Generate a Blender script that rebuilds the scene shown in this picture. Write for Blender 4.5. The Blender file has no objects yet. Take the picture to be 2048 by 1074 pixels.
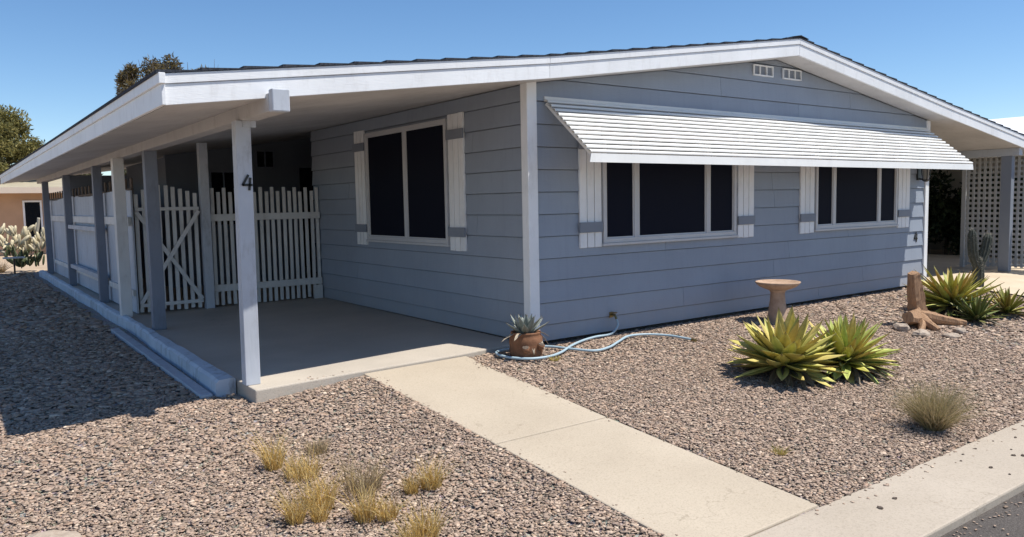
import bpy, math, random
import numpy as np
from mathutils import Vector, Matrix
random.seed(7); rng = np.random.default_rng(11)
R = math.radians
SC = bpy.context.scene
COL = SC.collection

# ------------------------------------------------------------------ camera, sky, sun, exposure
CAM = (-4.6235, -6.0345, 1.3745)
yaw, pitch, roll, FPX = 0.6304, -0.0842, -0.0194, 1557.88
_f = np.array([math.sin(yaw)*math.cos(pitch), math.cos(yaw)*math.cos(pitch), math.sin(pitch)])
_r = np.array([math.cos(yaw), -math.sin(yaw), 0.0]); _u = np.cross(_r, _f)
_r2 = math.cos(roll)*_r + math.sin(roll)*_u; _u2 = -math.sin(roll)*_r + math.cos(roll)*_u
cd = bpy.data.cameras.new('camera'); cam = bpy.data.objects.new('camera', cd); COL.objects.link(cam)
cam.matrix_world = Matrix(((_r2[0], _u2[0], -_f[0], CAM[0]), (_r2[1], _u2[1], -_f[1], CAM[1]), (_r2[2], _u2[2], -_f[2], CAM[2]), (0, 0, 0, 1)))
cd.lens = FPX*36/2048; cd.sensor_width = 36; cd.clip_end = 4000; cd.clip_start = .05
SC.camera = cam

SUN = Vector((.38, -.33, 1)).normalized()           # towards the sun
elev = math.asin(SUN.z); azim = math.atan2(SUN.x, SUN.y)
w = bpy.data.worlds.new('World'); SC.world = w; w.use_nodes = True
nt = w.node_tree; nt.nodes.clear()
sky = nt.nodes.new('ShaderNodeTexSky'); sky.sky_type = 'NISHITA'; sky.sun_disc = False
sky.sun_elevation = elev; sky.sun_rotation = azim; sky.altitude = 1500; sky.air_density = 1.0; sky.dust_density = .15; sky.ozone_density = 2.6
bg = nt.nodes.new('ShaderNodeBackground'); bg.inputs[1].default_value = .106
wo = nt.nodes.new('ShaderNodeOutputWorld')
hsv = nt.nodes.new('ShaderNodeHueSaturation'); hsv.inputs['Saturation'].default_value = 1.15; nt.links.new(sky.outputs[0], hsv.inputs['Color']); nt.links.new(hsv.outputs[0], bg.inputs[0]); nt.links.new(bg.outputs[0], wo.inputs[0])
sl = bpy.data.lights.new('sun', 'SUN'); sl.energy = 4.4; sl.angle = R(.5); sl.color = (1, .955, .88)
so = bpy.data.objects.new('sun', sl); COL.objects.link(so); so.rotation_euler = (-SUN).to_track_quat('-Z', 'Y').to_euler(); so.location = (5, -5, 12)
SC.view_settings.view_transform = 'Standard'; SC.view_settings.look = 'None'
SC.view_settings.exposure = .45; SC.view_settings.gamma = 1; SC.view_settings.use_curve_mapping = False
SC.cycles.max_bounces = 6; SC.cycles.diffuse_bounces = 4; SC.cycles.use_denoising = True

# ------------------------------------------------------------------ helpers: meshes and tags
class MB:
    """collects faces for one mesh"""
    def __init__(s): s.v = []; s.f = []; s.c = []
    def add(s, verts, faces, col=None):
        b = len(s.v); s.v += [tuple(p) for p in verts]; s.f += [tuple(b+i for i in f) for f in faces]
        s.c += [col if col is not None else (1, 1, 1)]*len(verts)
        return s
    def box(s, x0, x1, y0, y1, z0, z1, M=None):
        v = [Vector((x, y, z)) for z in (z0, z1) for y in (y0, y1) for x in (x0, x1)]
        if M is not None: v = [M @ p for p in v]
        return s.add(v, [(0, 2, 3, 1), (4, 5, 7, 6), (0, 1, 5, 4), (2, 6, 7, 3), (0, 4, 6, 2), (1, 3, 7, 5)])
    def hexa(s, bot, top):
        return s.add(list(bot)+list(top), [(3, 2, 1, 0), (4, 5, 6, 7), (0, 1, 5, 4), (1, 2, 6, 5), (2, 3, 7, 6), (3, 0, 4, 7)])
    def bar(s, a, b, w, t, up=(0, 0, 1)):
        a = Vector(a); b = Vector(b); d = (b-a).normalized(); u = Vector(up)
        sd = d.cross(u).normalized(); u = sd.cross(d).normalized()
        q = [(-w/2, -t/2), (w/2, -t/2), (w/2, t/2), (-w/2, t/2)]
        return s.hexa([a+sd*i+u*j for i, j in q], [b+sd*i+u*j for i, j in q])
    def prism(s, poly, fn, d0, d1):
        """polygon in a plane, fn(p, depth)->xyz ; closed"""
        n = len(poly); v = [fn(p, d0) for p in poly]+[fn(p, d1) for p in poly]
        return s.add(v, [tuple(range(n-1, -1, -1)), tuple(range(n, 2*n))]+[(i, (i+1) % n, n+(i+1) % n, n+i) for i in range(n)])
    def tube(s, pts, rad, n=8, caps=True):
        pts = [Vector(p) for p in pts]; m = len(pts)
        if not hasattr(rad, '__len__'): rad = [rad]*m
        b = len(s.v); prev = None
        for i, p in enumerate(pts):
            t = (pts[min(i+1, m-1)]-pts[max(i-1, 0)]).normalized()
            if prev is None:
                a = Vector((0, 0, 1)) if abs(t.z) < .9 else Vector((1, 0, 0)); prev = t.cross(a).normalized()
            sd = (prev-t*prev.dot(t)).normalized(); prev = sd; u = t.cross(sd)
            for k in range(n):
                an = 2*math.pi*k/n; s.v.append(tuple(p+(sd*math.cos(an)+u*math.sin(an))*rad[i])); s.c.append((1, 1, 1))
        for i in range(m-1):
            for k in range(n):
                s.f.append((b+i*n+k, b+i*n+(k+1) % n, b+(i+1)*n+(k+1) % n, b+(i+1)*n+k))
        if caps: s.f.append(tuple(b+k for k in range(n-1, -1, -1))); s.f.append(tuple(b+(m-1)*n+k for k in range(n)))
        return s
    def lathe(s, prof, n=28, c=(0, 0, 0)):
        b = len(s.v); m = len(prof)
        for r, z in prof:
            for k in range(n):
                an = 2*math.pi*k/n; s.v.append((c[0]+r*math.cos(an), c[1]+r*math.sin(an), c[2]+z)); s.c.append((1, 1, 1))
        for i in range(m-1):
            for k in range(n): s.f.append((b+i*n+k, b+i*n+(k+1) % n, b+(i+1)*n+(k+1) % n, b+(i+1)*n+k))
        s.f.append(tuple(b+k for k in range(n-1, -1, -1))); s.f.append(tuple(b+(m-1)*n+k for k in range(n)))
        return s
    def mesh(s, name, mat, smooth=False, col=False):
        me = bpy.data.meshes.new(name); me.from_pydata(s.v, [], s.f)
        me.materials.append(mat)
        if col:
            a = me.color_attributes.new('tint', 'FLOAT_COLOR', 'POINT')
            a.data.foreach_set('color', np.c_[np.array(s.c, dtype=np.float32), np.ones(len(s.c), np.float32)].ravel())
        if smooth: me.polygons.foreach_set('use_smooth', [True]*len(me.polygons))
        me.update(); return me
    def build(s, name, mat, parent=None, smooth=False, col=False, bevel=0):
        o = bpy.data.objects.new(name, s.mesh(name, mat, smooth, col)); COL.objects.link(o)
        if parent is not None: o.parent = parent
        if bevel:
            m = o.modifiers.new('bevel', 'BEVEL'); m.width = bevel; m.segments = 2; m.limit_method = 'ANGLE'; m.angle_limit = R(40)
        return o

def empty(name, loc=(0, 0, 0), parent=None):
    o = bpy.data.objects.new(name, None); COL.objects.link(o); o.location = loc; o.empty_display_size = .1
    if parent is not None: o.parent = parent
    return o
def tag(o, label=None, cat=None, group=None, kind=None):
    if label: o['label'] = label
    if cat: o['category'] = cat
    if group: o['group'] = group
    if kind: o['kind'] = kind
    return o
def inst(name, me, parent=None, mw=None):
    o = bpy.data.objects.new(name, me); COL.objects.link(o)
    if parent is not None: o.parent = parent
    if mw is not None: o.matrix_local = mw
    return o
def np_mesh(name, V, F, mat, C=None, smooth=False):
    """V (n,3) F (m,k) arrays"""
    me = bpy.data.meshes.new(name); k = F.shape[1]
    me.vertices.add(len(V)); me.vertices.foreach_set('co', V.astype(np.float32).ravel())
    me.loops.add(F.size); me.loops.foreach_set('vertex_index', F.astype(np.int32).ravel())
    me.polygons.add(len(F)); me.polygons.foreach_set('loop_start', np.arange(0, F.size, k, dtype=np.int32))
    me.polygons.foreach_set('loop_total', np.full(len(F), k, dtype=np.int32))
    me.update(calc_edges=True); me.materials.append(mat)
    if C is not None:
        a = me.color_attributes.new('tint', 'FLOAT_COLOR', 'POINT')
        a.data.foreach_set('color', np.c_[C, np.ones(len(C))].astype(np.float32).ravel())
    if smooth: me.polygons.foreach_set('use_smooth', np.ones(len(F), dtype=bool))
    return me

# ------------------------------------------------------------------ materials
def lin(r, g, b):
    return tuple(((c/255)/12.92 if c/255 < .04045 else ((c/255+.055)/1.055)**2.4) for c in (r, g, b))
class NM:
    def __init__(s, name, rough=.7, spec=.3):
        s.m = bpy.data.materials.new(name); s.m.use_nodes = True; s.t = s.m.node_tree; s.N = s.t.nodes; s.L = s.t.links
        s.b = s.N['Principled BSDF']; s.b.inputs['Roughness'].default_value = rough; s.b.inputs['Specular IOR Level'].default_value = spec
    def n(s, t, **kw):
        x = s.N.new(t)
        for k, v in kw.items():
            if hasattr(x, k): setattr(x, k, v)
            else: x.inputs[k].default_value = v
        return x
    def coord(s, out='Object', scale=(1, 1, 1)):
        c = s.n('ShaderNodeTexCoord'); m = s.n('ShaderNodeMapping'); m.inputs['Scale'].default_value = scale
        s.L.new(c.outputs[out], m.inputs[0]); return m.outputs[0]
    def pos(s, scale=(1, 1, 1)):
        c = s.n('ShaderNodeNewGeometry'); m = s.n('ShaderNodeMapping'); m.inputs['Scale'].default_value = scale
        s.L.new(c.outputs['Position'], m.inputs[0]); return m.outputs[0]
    def noise(s, v, scale, detail=4, rough=.55):
        x = s.n('ShaderNodeTexNoise'); x.inputs['Scale'].default_value = scale; x.inputs['Detail'].default_value = detail; x.inputs['Roughness'].default_value = rough
        s.L.new(v, x.inputs['Vector']); return x.outputs['Fac']
    def ramp(s, fac, stops):
        x = s.n('ShaderNodeValToRGB'); e = x.color_ramp.elements
        while len(e) < len(stops): e.new(.5)
        for i, (p, c) in enumerate(stops): e[i].position = p; e[i].color = (*c, 1) if len(c) == 3 else c
        s.L.new(fac, x.inputs[0]); return x.outputs[0]
    def mix(s, fac, a, b, mode='MIX'):
        x = s.n('ShaderNodeMix'); x.data_type = 'RGBA'; x.blend_type = mode
        for sock, val in ((x.inputs['Factor'], fac), (x.inputs[6], a), (x.inputs[7], b)):
            if isinstance(val, (int, float)): sock.default_value = val
            elif isinstance(val, tuple): sock.default_value = (*val, 1) if len(val) == 3 else val
            else: s.L.new(val, sock)
        return x.outputs[2]
    def base(s, c):
        if isinstance(c, tuple): s.b.inputs['Base Color'].default_value = (*c, 1)
        else: s.L.new(c, s.b.inputs['Base Color'])
        return s
    def bump(s, h, strength=.3, dist=.01):
        x = s.n('ShaderNodeBump'); x.inputs['Strength'].default_value = strength; x.inputs['Distance'].default_value = dist
        s.L.new(h, x.inputs['Height']); s.L.new(x.outputs[0], s.b.inputs['Normal']); return s
    def objrand(s): return s.n('ShaderNodeObjectInfo').outputs['Random']

def paint(name, c, var=.06, rough=.55, grain=(1, 1, 1), gs=40, bstr=.15, dirt=0.0, spec=.3):
    m = NM(name, rough, spec); p = m.pos(); p2 = m.pos(grain)
    lo = tuple(x*(1-var*1.6) for x in c); hi = tuple(min(.95, x*(1+var)) for x in c)
    f = m.noise(p, 1.7, 5, .6); col = m.ramp(f, [(.3, lo), (.7, hi)])
    r = m.ramp(m.objrand(), [(0, (1-var, 1-var, 1-var)), (1, (1, 1, 1))]); col = m.mix(1.0, col, r, 'MULTIPLY')
    if dirt:
        d = m.ramp(m.noise(m.pos((1, 1, .35)), 9, 6, .7), [(.52, (0, 0, 0)), (.72, (dirt,)*3)])
        col = m.mix(d, col, (c[0]*.42, c[1]*.38, c[2]*.34))
    m.base(col); m.bump(m.noise(p2, gs, 4, .6), bstr, .004); return m.m

M = {}
SID = (.30, .34, .405)
def siding_mat():
    m = NM('slate_blue_siding_paint', .6, .3); p = m.pos(); c = SID
    col = m.ramp(m.noise(p, 1.3, 5, .6), [(.3, tuple(v*.93 for v in c)), (.7, tuple(v*1.04 for v in c))])
    col = m.mix(1.0, col, m.ramp(m.objrand(), [(0, (.95, .95, .955)), (1, (1.03, 1.03, 1.02))]), 'MULTIPLY')
    st = m.ramp(m.noise(m.pos((6, 6, .5)), 3, 5, .7), [(.5, (1, 1, 1)), (.75, (.93, .93, .93))]); col = m.mix(1.0, col, st, 'MULTIPLY')
    sp = m.n('ShaderNodeSeparateXYZ'); m.L.new(p, sp.inputs[0]); mr = m.n('ShaderNodeMapRange'); mr.inputs['From Min'].default_value = .42; mr.inputs['From Max'].default_value = -.02
    m.L.new(sp.outputs['Z'], mr.inputs['Value']); mu = m.n('ShaderNodeMath', operation='MULTIPLY'); m.L.new(mr.outputs[0], mu.inputs[0]); m.L.new(m.noise(p, 6, 6, .75), mu.inputs[1])
    col = m.mix(mu.outputs[0], col, (.36, .33, .31)); m.base(col)
    m.bump(m.noise(m.pos((1.2, 1.2, 14)), 9, 5, .65), .4, .004); return m.m
M['siding'] = siding_mat()
M['gray_trim'] = paint('grey_trim_paint', (.23, .255, .30), .05, .6)
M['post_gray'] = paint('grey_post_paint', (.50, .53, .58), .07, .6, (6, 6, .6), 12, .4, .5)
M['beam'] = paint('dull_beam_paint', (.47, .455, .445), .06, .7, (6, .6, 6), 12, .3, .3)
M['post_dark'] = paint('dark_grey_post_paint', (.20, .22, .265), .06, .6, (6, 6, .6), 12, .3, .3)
M['white'] = paint('white_trim_paint', (.84, .85, .86), .05, .55, (1, 1, 8), 12, .3, .22)
M['white_old'] = paint('weathered_white_paint', (.60, .61, .62), .08, .6, (8, 8, .6), 14, .4, .45)
M['kerb_paint'] = paint('peeling_pale_blue_white_paint', (.55, .61, .68), .1, .65, (1, 1, 1), 16, .6, .85)
M['fence_white'] = paint('off_white_fence_paint', (.70, .69, .67), .08, .65, (8, 8, .6), 14, .35, .35)
M['fence_panel'] = paint('pale_grey_fence_board_paint', (.50, .54, .60), .06, .65, (8, 8, .5), 10, .3, .3)
M['alu'] = paint('white_aluminium_awning_enamel', (.80, .79, .76), .035, .4, (.3, 3, 3), 6, .1, .12, .4)
M['frame'] = paint('window_frame_enamel', (.56, .56, .57), .04, .4, dirt=.1)
M['soffit'] = paint('pale_soffit_paint', (.56, .54, .525), .08, .75, (1, 1, 1), 5, .15, .25)
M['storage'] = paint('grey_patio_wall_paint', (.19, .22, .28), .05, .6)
m = NM('window_sun_screen', .6, .06); m.base((.0075, .009, .018)); m.bump(m.noise(m.pos(), 3, 2), .05, .01); M['glass'] = m.m
m = NM('dark_room_glass', .1, .5); m.base((.01, .012, .016)); M['glass2'] = m.m
m = NM('asphalt_shingle', .9, .1); m.base(m.ramp(m.noise(m.pos(), 60, 4), [(.3, (.02, .024, .032)), (.7, (.075, .08, .095))])); m.bump(m.noise(m.pos(), 200, 3), .5, .004); M['shingle'] = m.m
m = NM('dark_drip_edge', .5, .3); m.base((.02, .025, .04)); M['drip'] = m.m
m = NM('black_enamel', .35, .4); m.base((.012, .012, .013)); M['black'] = m.m
m = NM('lantern_glass', .15, .5); m.base((.25, .25, .24)); M['lglass'] = m.m

def concrete(name, a, b, stain=.35, sc=1.3, cracks=False):
    m = NM(name, .85, .2); p = m.pos()
    col = m.ramp(m.noise(p, sc, 6, .6), [(.3, a), (.7, b)])
    col = m.mix(m.ramp(m.noise(p, .55, 3, .5), [(.5, (0, 0, 0)), (.7, (stain,)*3)]), col, tuple(x*.62 for x in a))
    sp = m.ramp(m.noise(p, 90, 3, .7), [(.30, (.80, .79, .77)), (.5, (1, 1, 1)), (.75, (1.06, 1.05, 1.03))]); col = m.mix(1.0, col, sp, 'MULTIPLY')
    w_ = m.n('ShaderNodeTexVoronoi', feature='DISTANCE_TO_EDGE'); w_.inputs['Scale'].default_value = .55
    wv = m.n('ShaderNodeVectorMath', operation='ADD'); nz = m.n('ShaderNodeTexNoise'); nz.inputs['Scale'].default_value = 3.0; nz.inputs['Detail'].default_value = 6; m.L.new(p, nz.inputs['Vector']); m.L.new(p, wv.inputs[0]); m.L.new(nz.outputs['Color'], wv.inputs[1]); m.L.new(wv.outputs[0], w_.inputs['Vector'])
    ck = m.ramp(w_.outputs['Distance'], [(.0, (.62, .60, .57)), (.0045, (1, 1, 1))]); col = m.mix(m.ramp(m.noise(p, .8, 2), [(.48, (0, 0, 0)), (.56, (.55,)*3)]), col, m.mix(1.0, col, ck, 'MULTIPLY'))
    dk = m.ramp(m.noise(p, 28, 2, .4), [(.72, (1, 1, 1)), (.78, (.72, .68, .62))]); col = m.mix(.6, col, dk, 'MULTIPLY')
    m.base(col)
    h = m.n('ShaderNodeMath', operation='ADD'); m.L.new(m.noise(p, 130, 4, .7), h.inputs[0]); m.L.new(m.noise(p, 7, 3), h.inputs[1]); m.bump(h.outputs[0], .35, .005)
    return m.m
M['concrete'] = concrete('pale_walkway_concrete', (.43, .362, .278), (.495, .422, .328), .2)
M['concrete2'] = concrete('kerb_strip_concrete', (.41, .35, .28), (.47, .405, .33), .22)
M['slab'] = concrete('carport_slab_concrete', (.43, .38, .32), (.52, .46, .385), .38, 1.0)
M['slab_edge'] = concrete('old_concrete_edge', (.33, .29, .24), (.42, .37, .31), .4)
M['asphalt'] = NM('worn_asphalt', .92, .15).m
m = NM('road_surface', .92, .15); p = m.pos(); c0 = m.ramp(m.noise(p, 70, 5, .75), [(.28, (.035, .032, .030)), (.5, (.105, .092, .082)), (.72, (.24, .21, .19))]); m.base(m.mix(.4, c0, m.ramp(m.noise(p, 1.2, 4), [(.3, (.10, .09, .085)), (.7, (.17, .15, .135))]))); m.bump(m.noise(p, 110, 4, .8), .9, .012); M['asphalt'] = m.m
m = NM('gravel_bed', .95, .1); p = m.pos(); v = m.n('ShaderNodeTexVoronoi'); v.inputs['Scale'].default_value = 26; m.L.new(p, v.inputs['Vector'])
c1 = m.ramp(m.noise(p, 34, 5, .7), [(.28, (.24, .19, .15)), (.5, (.34, .275, .22)), (.72, (.44, .365, .30))]); c2 = m.mix(.35, c1, v.outputs['Color'], 'SOFT_LIGHT')
hs = m.n('ShaderNodeHueSaturation'); hs.inputs['Saturation'].default_value = .55; m.L.new(c2, hs.inputs['Color'])
m.base(hs.outputs[0]); m.bump(v.outputs['Distance'], 1.0, .03); M['gravel_bed'] = m.m
m = NM('stone_chips', .9, .15); a = m.n('ShaderNodeAttribute', attribute_name='tint'); p = m.pos()
c1 = m.mix(1.0, a.outputs['Color'], m.ramp(m.noise(p, 130, 3, .6), [(.25, (.72, .70, .68)), (.75, (1.14, 1.12, 1.1))]), 'MULTIPLY'); m.base(c1); m.bump(m.noise(p, 160, 3), .5, .004); M['chips'] = m.m
def tinted(name, rough=.7, spec=.2, trans=0.0, var=.25, sc=30):
    m = NM(name, rough, spec); a = m.n('ShaderNodeAttribute', attribute_name='tint'); p = m.pos()
    c = m.mix(1.0, a.outputs['Color'], m.ramp(m.noise(p, sc, 3, .6), [(.3, (1-var,)*3), (.7, (1+var*.6,)*3)]), 'MULTIPLY'); m.base(c)
    if trans:
        tr = m.n('ShaderNodeBsdfTranslucent'); m.L.new(c, tr.inputs[0]); mx = m.n('ShaderNodeMixShader'); mx.inputs[0].default_value = trans
        m.L.new(m.b.outputs[0], mx.inputs[1]); m.L.new(tr.outputs[0], mx.inputs[2]); m.L.new(mx.outputs[0], m.N['Material Output'].inputs[0])
    return m.m
M['leaf'] = tinted('leaf_colour', .65, .2, .25)
M['agave'] = tinted('variegated_agave_leaf', .48, .35, .12, .16, 22)
M['grass'] = tinted('dry_grass_blade', .7, .2, .3)
def wood(name, a, b, sc=(2, 2, 16), g=6):
    m = NM(name, .85, .15); p = m.coord('Object', sc); col = m.ramp(m.noise(p, g, 6, .65), [(.25, a), (.5, b), (.75, tuple(x*.6 for x in a))]); m.base(col); m.bump(m.noise(p, g*1.6, 6, .7), .8, .02); return m.m
M['driftwood'] = wood('weathered_brown_driftwood', (.25, .145, .085), (.42, .26, .155), (9, 9, 1.2), 4)
M['bark'] = wood('grey_brown_bark', (.09, .065, .05), (.16, .125, .10), (8, 8, 1.5), 4)
m = NM('terracotta', .8, .2); p = m.pos(); m.base(m.ramp(m.noise(p, 14, 5, .65), [(.3, (.16, .075, .04)), (.7, (.29, .145, .08))])); m.bump(m.noise(p, 60, 4), .4, .006); M['terra'] = m.m
m = NM('sandy_birdbath_clay', .85, .2); p = m.pos(); m.base(m.ramp(m.noise(p, 12, 5, .65), [(.3, (.36, .24, .165)), (.7, (.50, .36, .26))])); m.bump(m.noise(p, 70, 4), .4, .006); M['bath'] = m.m
m = NM('pale_blue_hose_rubber', .45, .4); m.base((.36, .47, .53)); M['hose'] = m.m
m = NM('brass', .4, .5); m.b.inputs['Metallic'].default_value = .8; m.base((.25, .19, .08)); M['brass'] = m.m
m = NM('pale_rock', .9, .2); p = m.pos(); m.base(m.ramp(m.noise(p, 18, 5, .7), [(.3, (.30, .23, .175)), (.7, (.50, .42, .34))])); m.bump(m.noise(p, 30, 5), .7, .01); M['rock'] = m.m
M['peach'] = paint('peach_stucco', (.56, .36, .235), .06, .85, (1, 1, 1), 50, .4)
M['cream'] = paint('cream_trim_paint', (.66, .55, .45), .05, .6)
M['beige'] = paint('beige_stucco', (.46, .41, .34), .06, .85, (1, 1, 1), 50, .4)
M['roofgravel'] = paint('light_gravel_roofing', (.42, .37, .27), .12, .9, (1, 1, 1), 30, .6)
M['roofwhite'] = paint('white_roof_coating', (.80, .82, .84), .03, .5)
M['lattice'] = paint('shade_greyed_lattice_paint', (.50, .495, .48), .05, .6)  # off-white greyed down: the screen's shade is put into its colour
m = NM('tan_concrete_drive', .85, .2); p = m.pos(); m.base(m.ramp(m.noise(p, 2, 5), [(.3, (.52, .42, .30)), (.7, (.62, .52, .39))])); m.bump(m.noise(p, 60, 4), .3, .005); M['drive'] = m.m
m = NM('desert_dirt', .95, .1); p = m.pos(); m.base(m.ramp(m.noise(p, 3, 6, .65), [(.3, (.36, .27, .19)), (.7, (.52, .41, .30))])); m.bump(m.noise(p, 30, 5), .6, .02); M['dirt'] = m.m
m = NM('cactus_skin', .6, .3); p = m.pos(); m.base(m.ramp(m.noise(p, 30, 4), [(.3, (.035, .04, .03)), (.7, (.09, .095, .075))])); M['cactus'] = m.m
m = NM('pale_spines', .6, .3); m.base((.40, .37, .31)); M['spine'] = m.m

# ------------------------------------------------------------------ dimensions read from the place
W = 7.7927; HW = 2.5158; ZA = 3.0883; S1 = (ZA-HW)/(W/2); S2 = .139
XL = -3.42; XR = W+3.42; YB = 15.7; FZ = .19
EX = .22; Z1 = .156
def soff(x):
    if x < 0: return HW+S2*x
    if x > W: return HW-S2*(x-W)
    return ZA-S1*abs(x-W/2)
def yfront(x): return -.345 if x >= 0 else -.345-.095*(-x)
def G(x, y):
    b = -.04
    if x < -1.9: b = -.04-.07*min(1, (-1.9-x)/1.0)
    return max(b-.078*max(0, -y-.3), -.37)

# ------------------------------------------------------------------ ground
def sheet(name, x0, x1, y0, y1, nx, ny, zf, mat):
    xs = np.linspace(x0, x1, nx+1); ys = np.linspace(y0, y1, ny+1)
    V = np.array([(x, y, zf(x, y)) for y in ys for x in xs]); F = []
    i = np.arange(nx)[None, :]+np.arange(ny)[:, None]*(nx+1); i = i.ravel()
    F = np.c_[i, i+1, i+nx+2, i+nx+1]
    o = inst(name, np_mesh(name, V, F, mat, smooth=True)); return o
tag(sheet('ground', -9, 14, -3.75, 16.6, 92, 82, lambda x, y: G(x, y)-.012+.006*math.sin(7*x+3*y), M['gravel_bed']), kind='structure')
big = MB(); Rr = 900.0
big.add([(-Rr, -Rr, -.46), (Rr, -Rr, -.46), (Rr, Rr, -.46), (-Rr, Rr, -.46)], [(0, 1, 2, 3)]); tag(big.build('desert_ground', M['dirt']), kind='structure')
yd = MB(); yd.box(-40, 60, 16.55, 90, -.45, -.12); tag(yd.build('far_yard', M['dirt']), kind='structure')
yd = MB(); yd.box(-40, -9, -3.75, 16.55, -.45, -.13); tag(yd.build('side_yard', M['dirt']), kind='structure')
yd = MB(); yd.box(14, 60, -3.75, 16.55, -.45, -.06); tag(yd.build('neighbouring_yard', M['dirt']), kind='structure')
# road with a ragged edge
rd = MB(); n = 260; xs = [-30+70*i/n for i in range(n+1)]
edge = [-4.19-.012*math.sin(x*5)-abs(random.gauss(0, .014)) for x in xs]
vv = [(x, e, -.355) for x, e in zip(xs, edge)]+[(x, -14, -.40) for x in xs]
rd.add(vv, [(i, n+1+i, n+2+i, i+1) for i in range(n)]); tag(rd.build('road', M['asphalt']), kind='structure')
# kerb strip poured in lengths
ks = empty('kerb_strip'); tag(ks, kind='structure')
x = -13.9
while x < 22:
    b = MB(); b.box(x, x+11.996, -4.215, -3.68, -.45, -.305); o = b.build('slab', M['concrete2'], ks, bevel=.012); x += 12.0
# walkway slabs sloping to the street
wk = empty('walkway'); tag(wk, kind='structure')
def zw(y): return -.022-.078*max(0, -y-.12)
for (ya, yb) in ((-3.674, -2.005), (-1.995, .0)):
    f = MB()
    xa, xb = (-1.84, -.86)
    top = lambda yy, dx=0: zw(yy)
    q = [(xa, ya), (xb, ya), (xb, yb), (xa, yb)]
    if yb > -.5: q = [(xa, ya), (xb, ya), (xb+.06, -.05), (xa-.02, -.115)]
    f.hexa([(a_, b_, -.45) for a_, b_ in q], [(a_, b_, zw(b_)) for a_, b_ in q]); f.build('slab', M['concrete'], wk, bevel=.01)
# carport slab
cs = MB(); poly = [(-2.79, -.20), (-1.86, -.108), (-.80, -.04), (-.36, .02), (-.05, .06), (-.012, 5.6), (-.012, 15.2), (-2.74, 15.2), (-2.79, 4)]
cs.prism(poly, lambda p, d: (p[0], p[1], d), -.3, 0.0); tag(cs.build('carport_floor', M['slab'], bevel=.012), kind='structure')
pf = MB(); pf.box(-.012, 2.2, 5.45, 15.2, -.3, -.004); tag(pf.build('patio_floor', M['slab']), kind='structure')
# driveway under the right carport
tag(sheet('driveway', 7.86, 14, -1.5, 15, 12, 80, lambda x, y: min(G(x, y)+.028, -.012), M['drive']), kind='structure')

# ------------------------------------------------------------------ the house
house = empty('house', (0, 0, 0)); tag(house, 'slate blue lap-sided single-storey house with low white-trimmed gable roof and carports', 'house')
def clip_poly(poly, a, b, c):      # keep a*x+b*z<=c
    out = []
    for i in range(len(poly)):
        p, q = poly[i], poly[(i+1) % len(poly)]; fp = a*p[0]+b*p[1]-c; fq = a*q[0]+b*q[1]-c
        if fp <= 0: out.append(p)
        if fp*fq < 0: t = fp/(fp-fq); out.append((p[0]+t*(q[0]-p[0]), p[1]+t*(q[1]-p[1])))
    return out
core = MB(); core.prism([(.02, 0), (W-.02, 0), (W-.02, HW), (W/2, ZA), (.02, HW)], lambda p, d: (p[0], d, p[1]), .03, .1)
core.box(.03, .1, .1, 5.40, 0, HW); core.build('wall', M['siding'], house)
zs = [-.004, Z1]+[Z1+EX*i for i in range(1, 15)]
def board(poly, zt, zb, along, sgn=1):
    b = MB(); n = len(poly)
    off = lambda z: .004+.018*(zt-z)/max(.12, zt-zb)
    if along == 'x': fr = [(p[0], -off(p[1]), p[1]) for p in poly]; bk = [(p[0], .012, p[1]) for p in poly]
    else: fr = [(-off(p[1]), p[0], p[1]) for p in poly]; bk = [(.012, p[0], p[1]) for p in poly]
    b.add(fr+bk, [tuple(range(n)), tuple(range(2*n-1, n-1, -1))]+[(i, n+i, n+(i+1) % n, (i+1) % n) for i in range(n)])
    return b
joints = {0: [4.9], 1: [2.2, 6.0], 2: [3.9], 3: [4.22], 4: [1.9, 5.6], 5: [], 6: [3.9], 7: [3.85], 8: [], 9: [4.0], 10: [2.4, 5.9], 11: [4.4], 12: [2.85, 5.6], 13: [], 14: []}
for i in range(len(zs)-1):
    zb, zt = zs[i], zs[i+1]
    cuts = [.06]+joints.get(i, [])+[W-.05]
    for a, b in zip(cuts[:-1], cuts[1:]):
        p = [(a+.002, zb), (b-.002, zb), (b-.002, zt-.007), (a+.002, zt-.007)]
        p = clip_poly(p, -S1, 1, ZA-S1*W/2-.004); p = clip_poly(p, S1, 1, ZA+S1*W/2-.004)
        if len(p) >= 3: board(p, zt, zb, 'x').build('siding_board', M['siding'], house)
sj = {2: [3.9], 5: [.9], 7: [4.1], 9: [.95]}
for i in range(len(zs)-1):
    zb, zt = zs[i], min(zs[i+1], HW-.002)
    if zb > HW: break
    if i == 0: zb = .003
    cuts = [.05]+sj.get(i, [])+[5.40]
    for a, b in zip(cuts[:-1], cuts[1:]):
        p = [(a+.002, zb), (b-.002, zb), (b-.002, zt-.007), (a+.002, zt-.007)]
        board(p, zs[i+1], zb, 'y').build('siding_board', M['siding'], house)
b = MB(); b.box(-.045, .075, -.052, .055, -.02, HW+.03); b.build('corner_post', M['white'], house, bevel=.006)
b = MB(); b.box(W-.075, W+.03, -.035, .06, .02, HW-.004); b.build('corner_trim', M['white'], house, bevel=.004)
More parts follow.
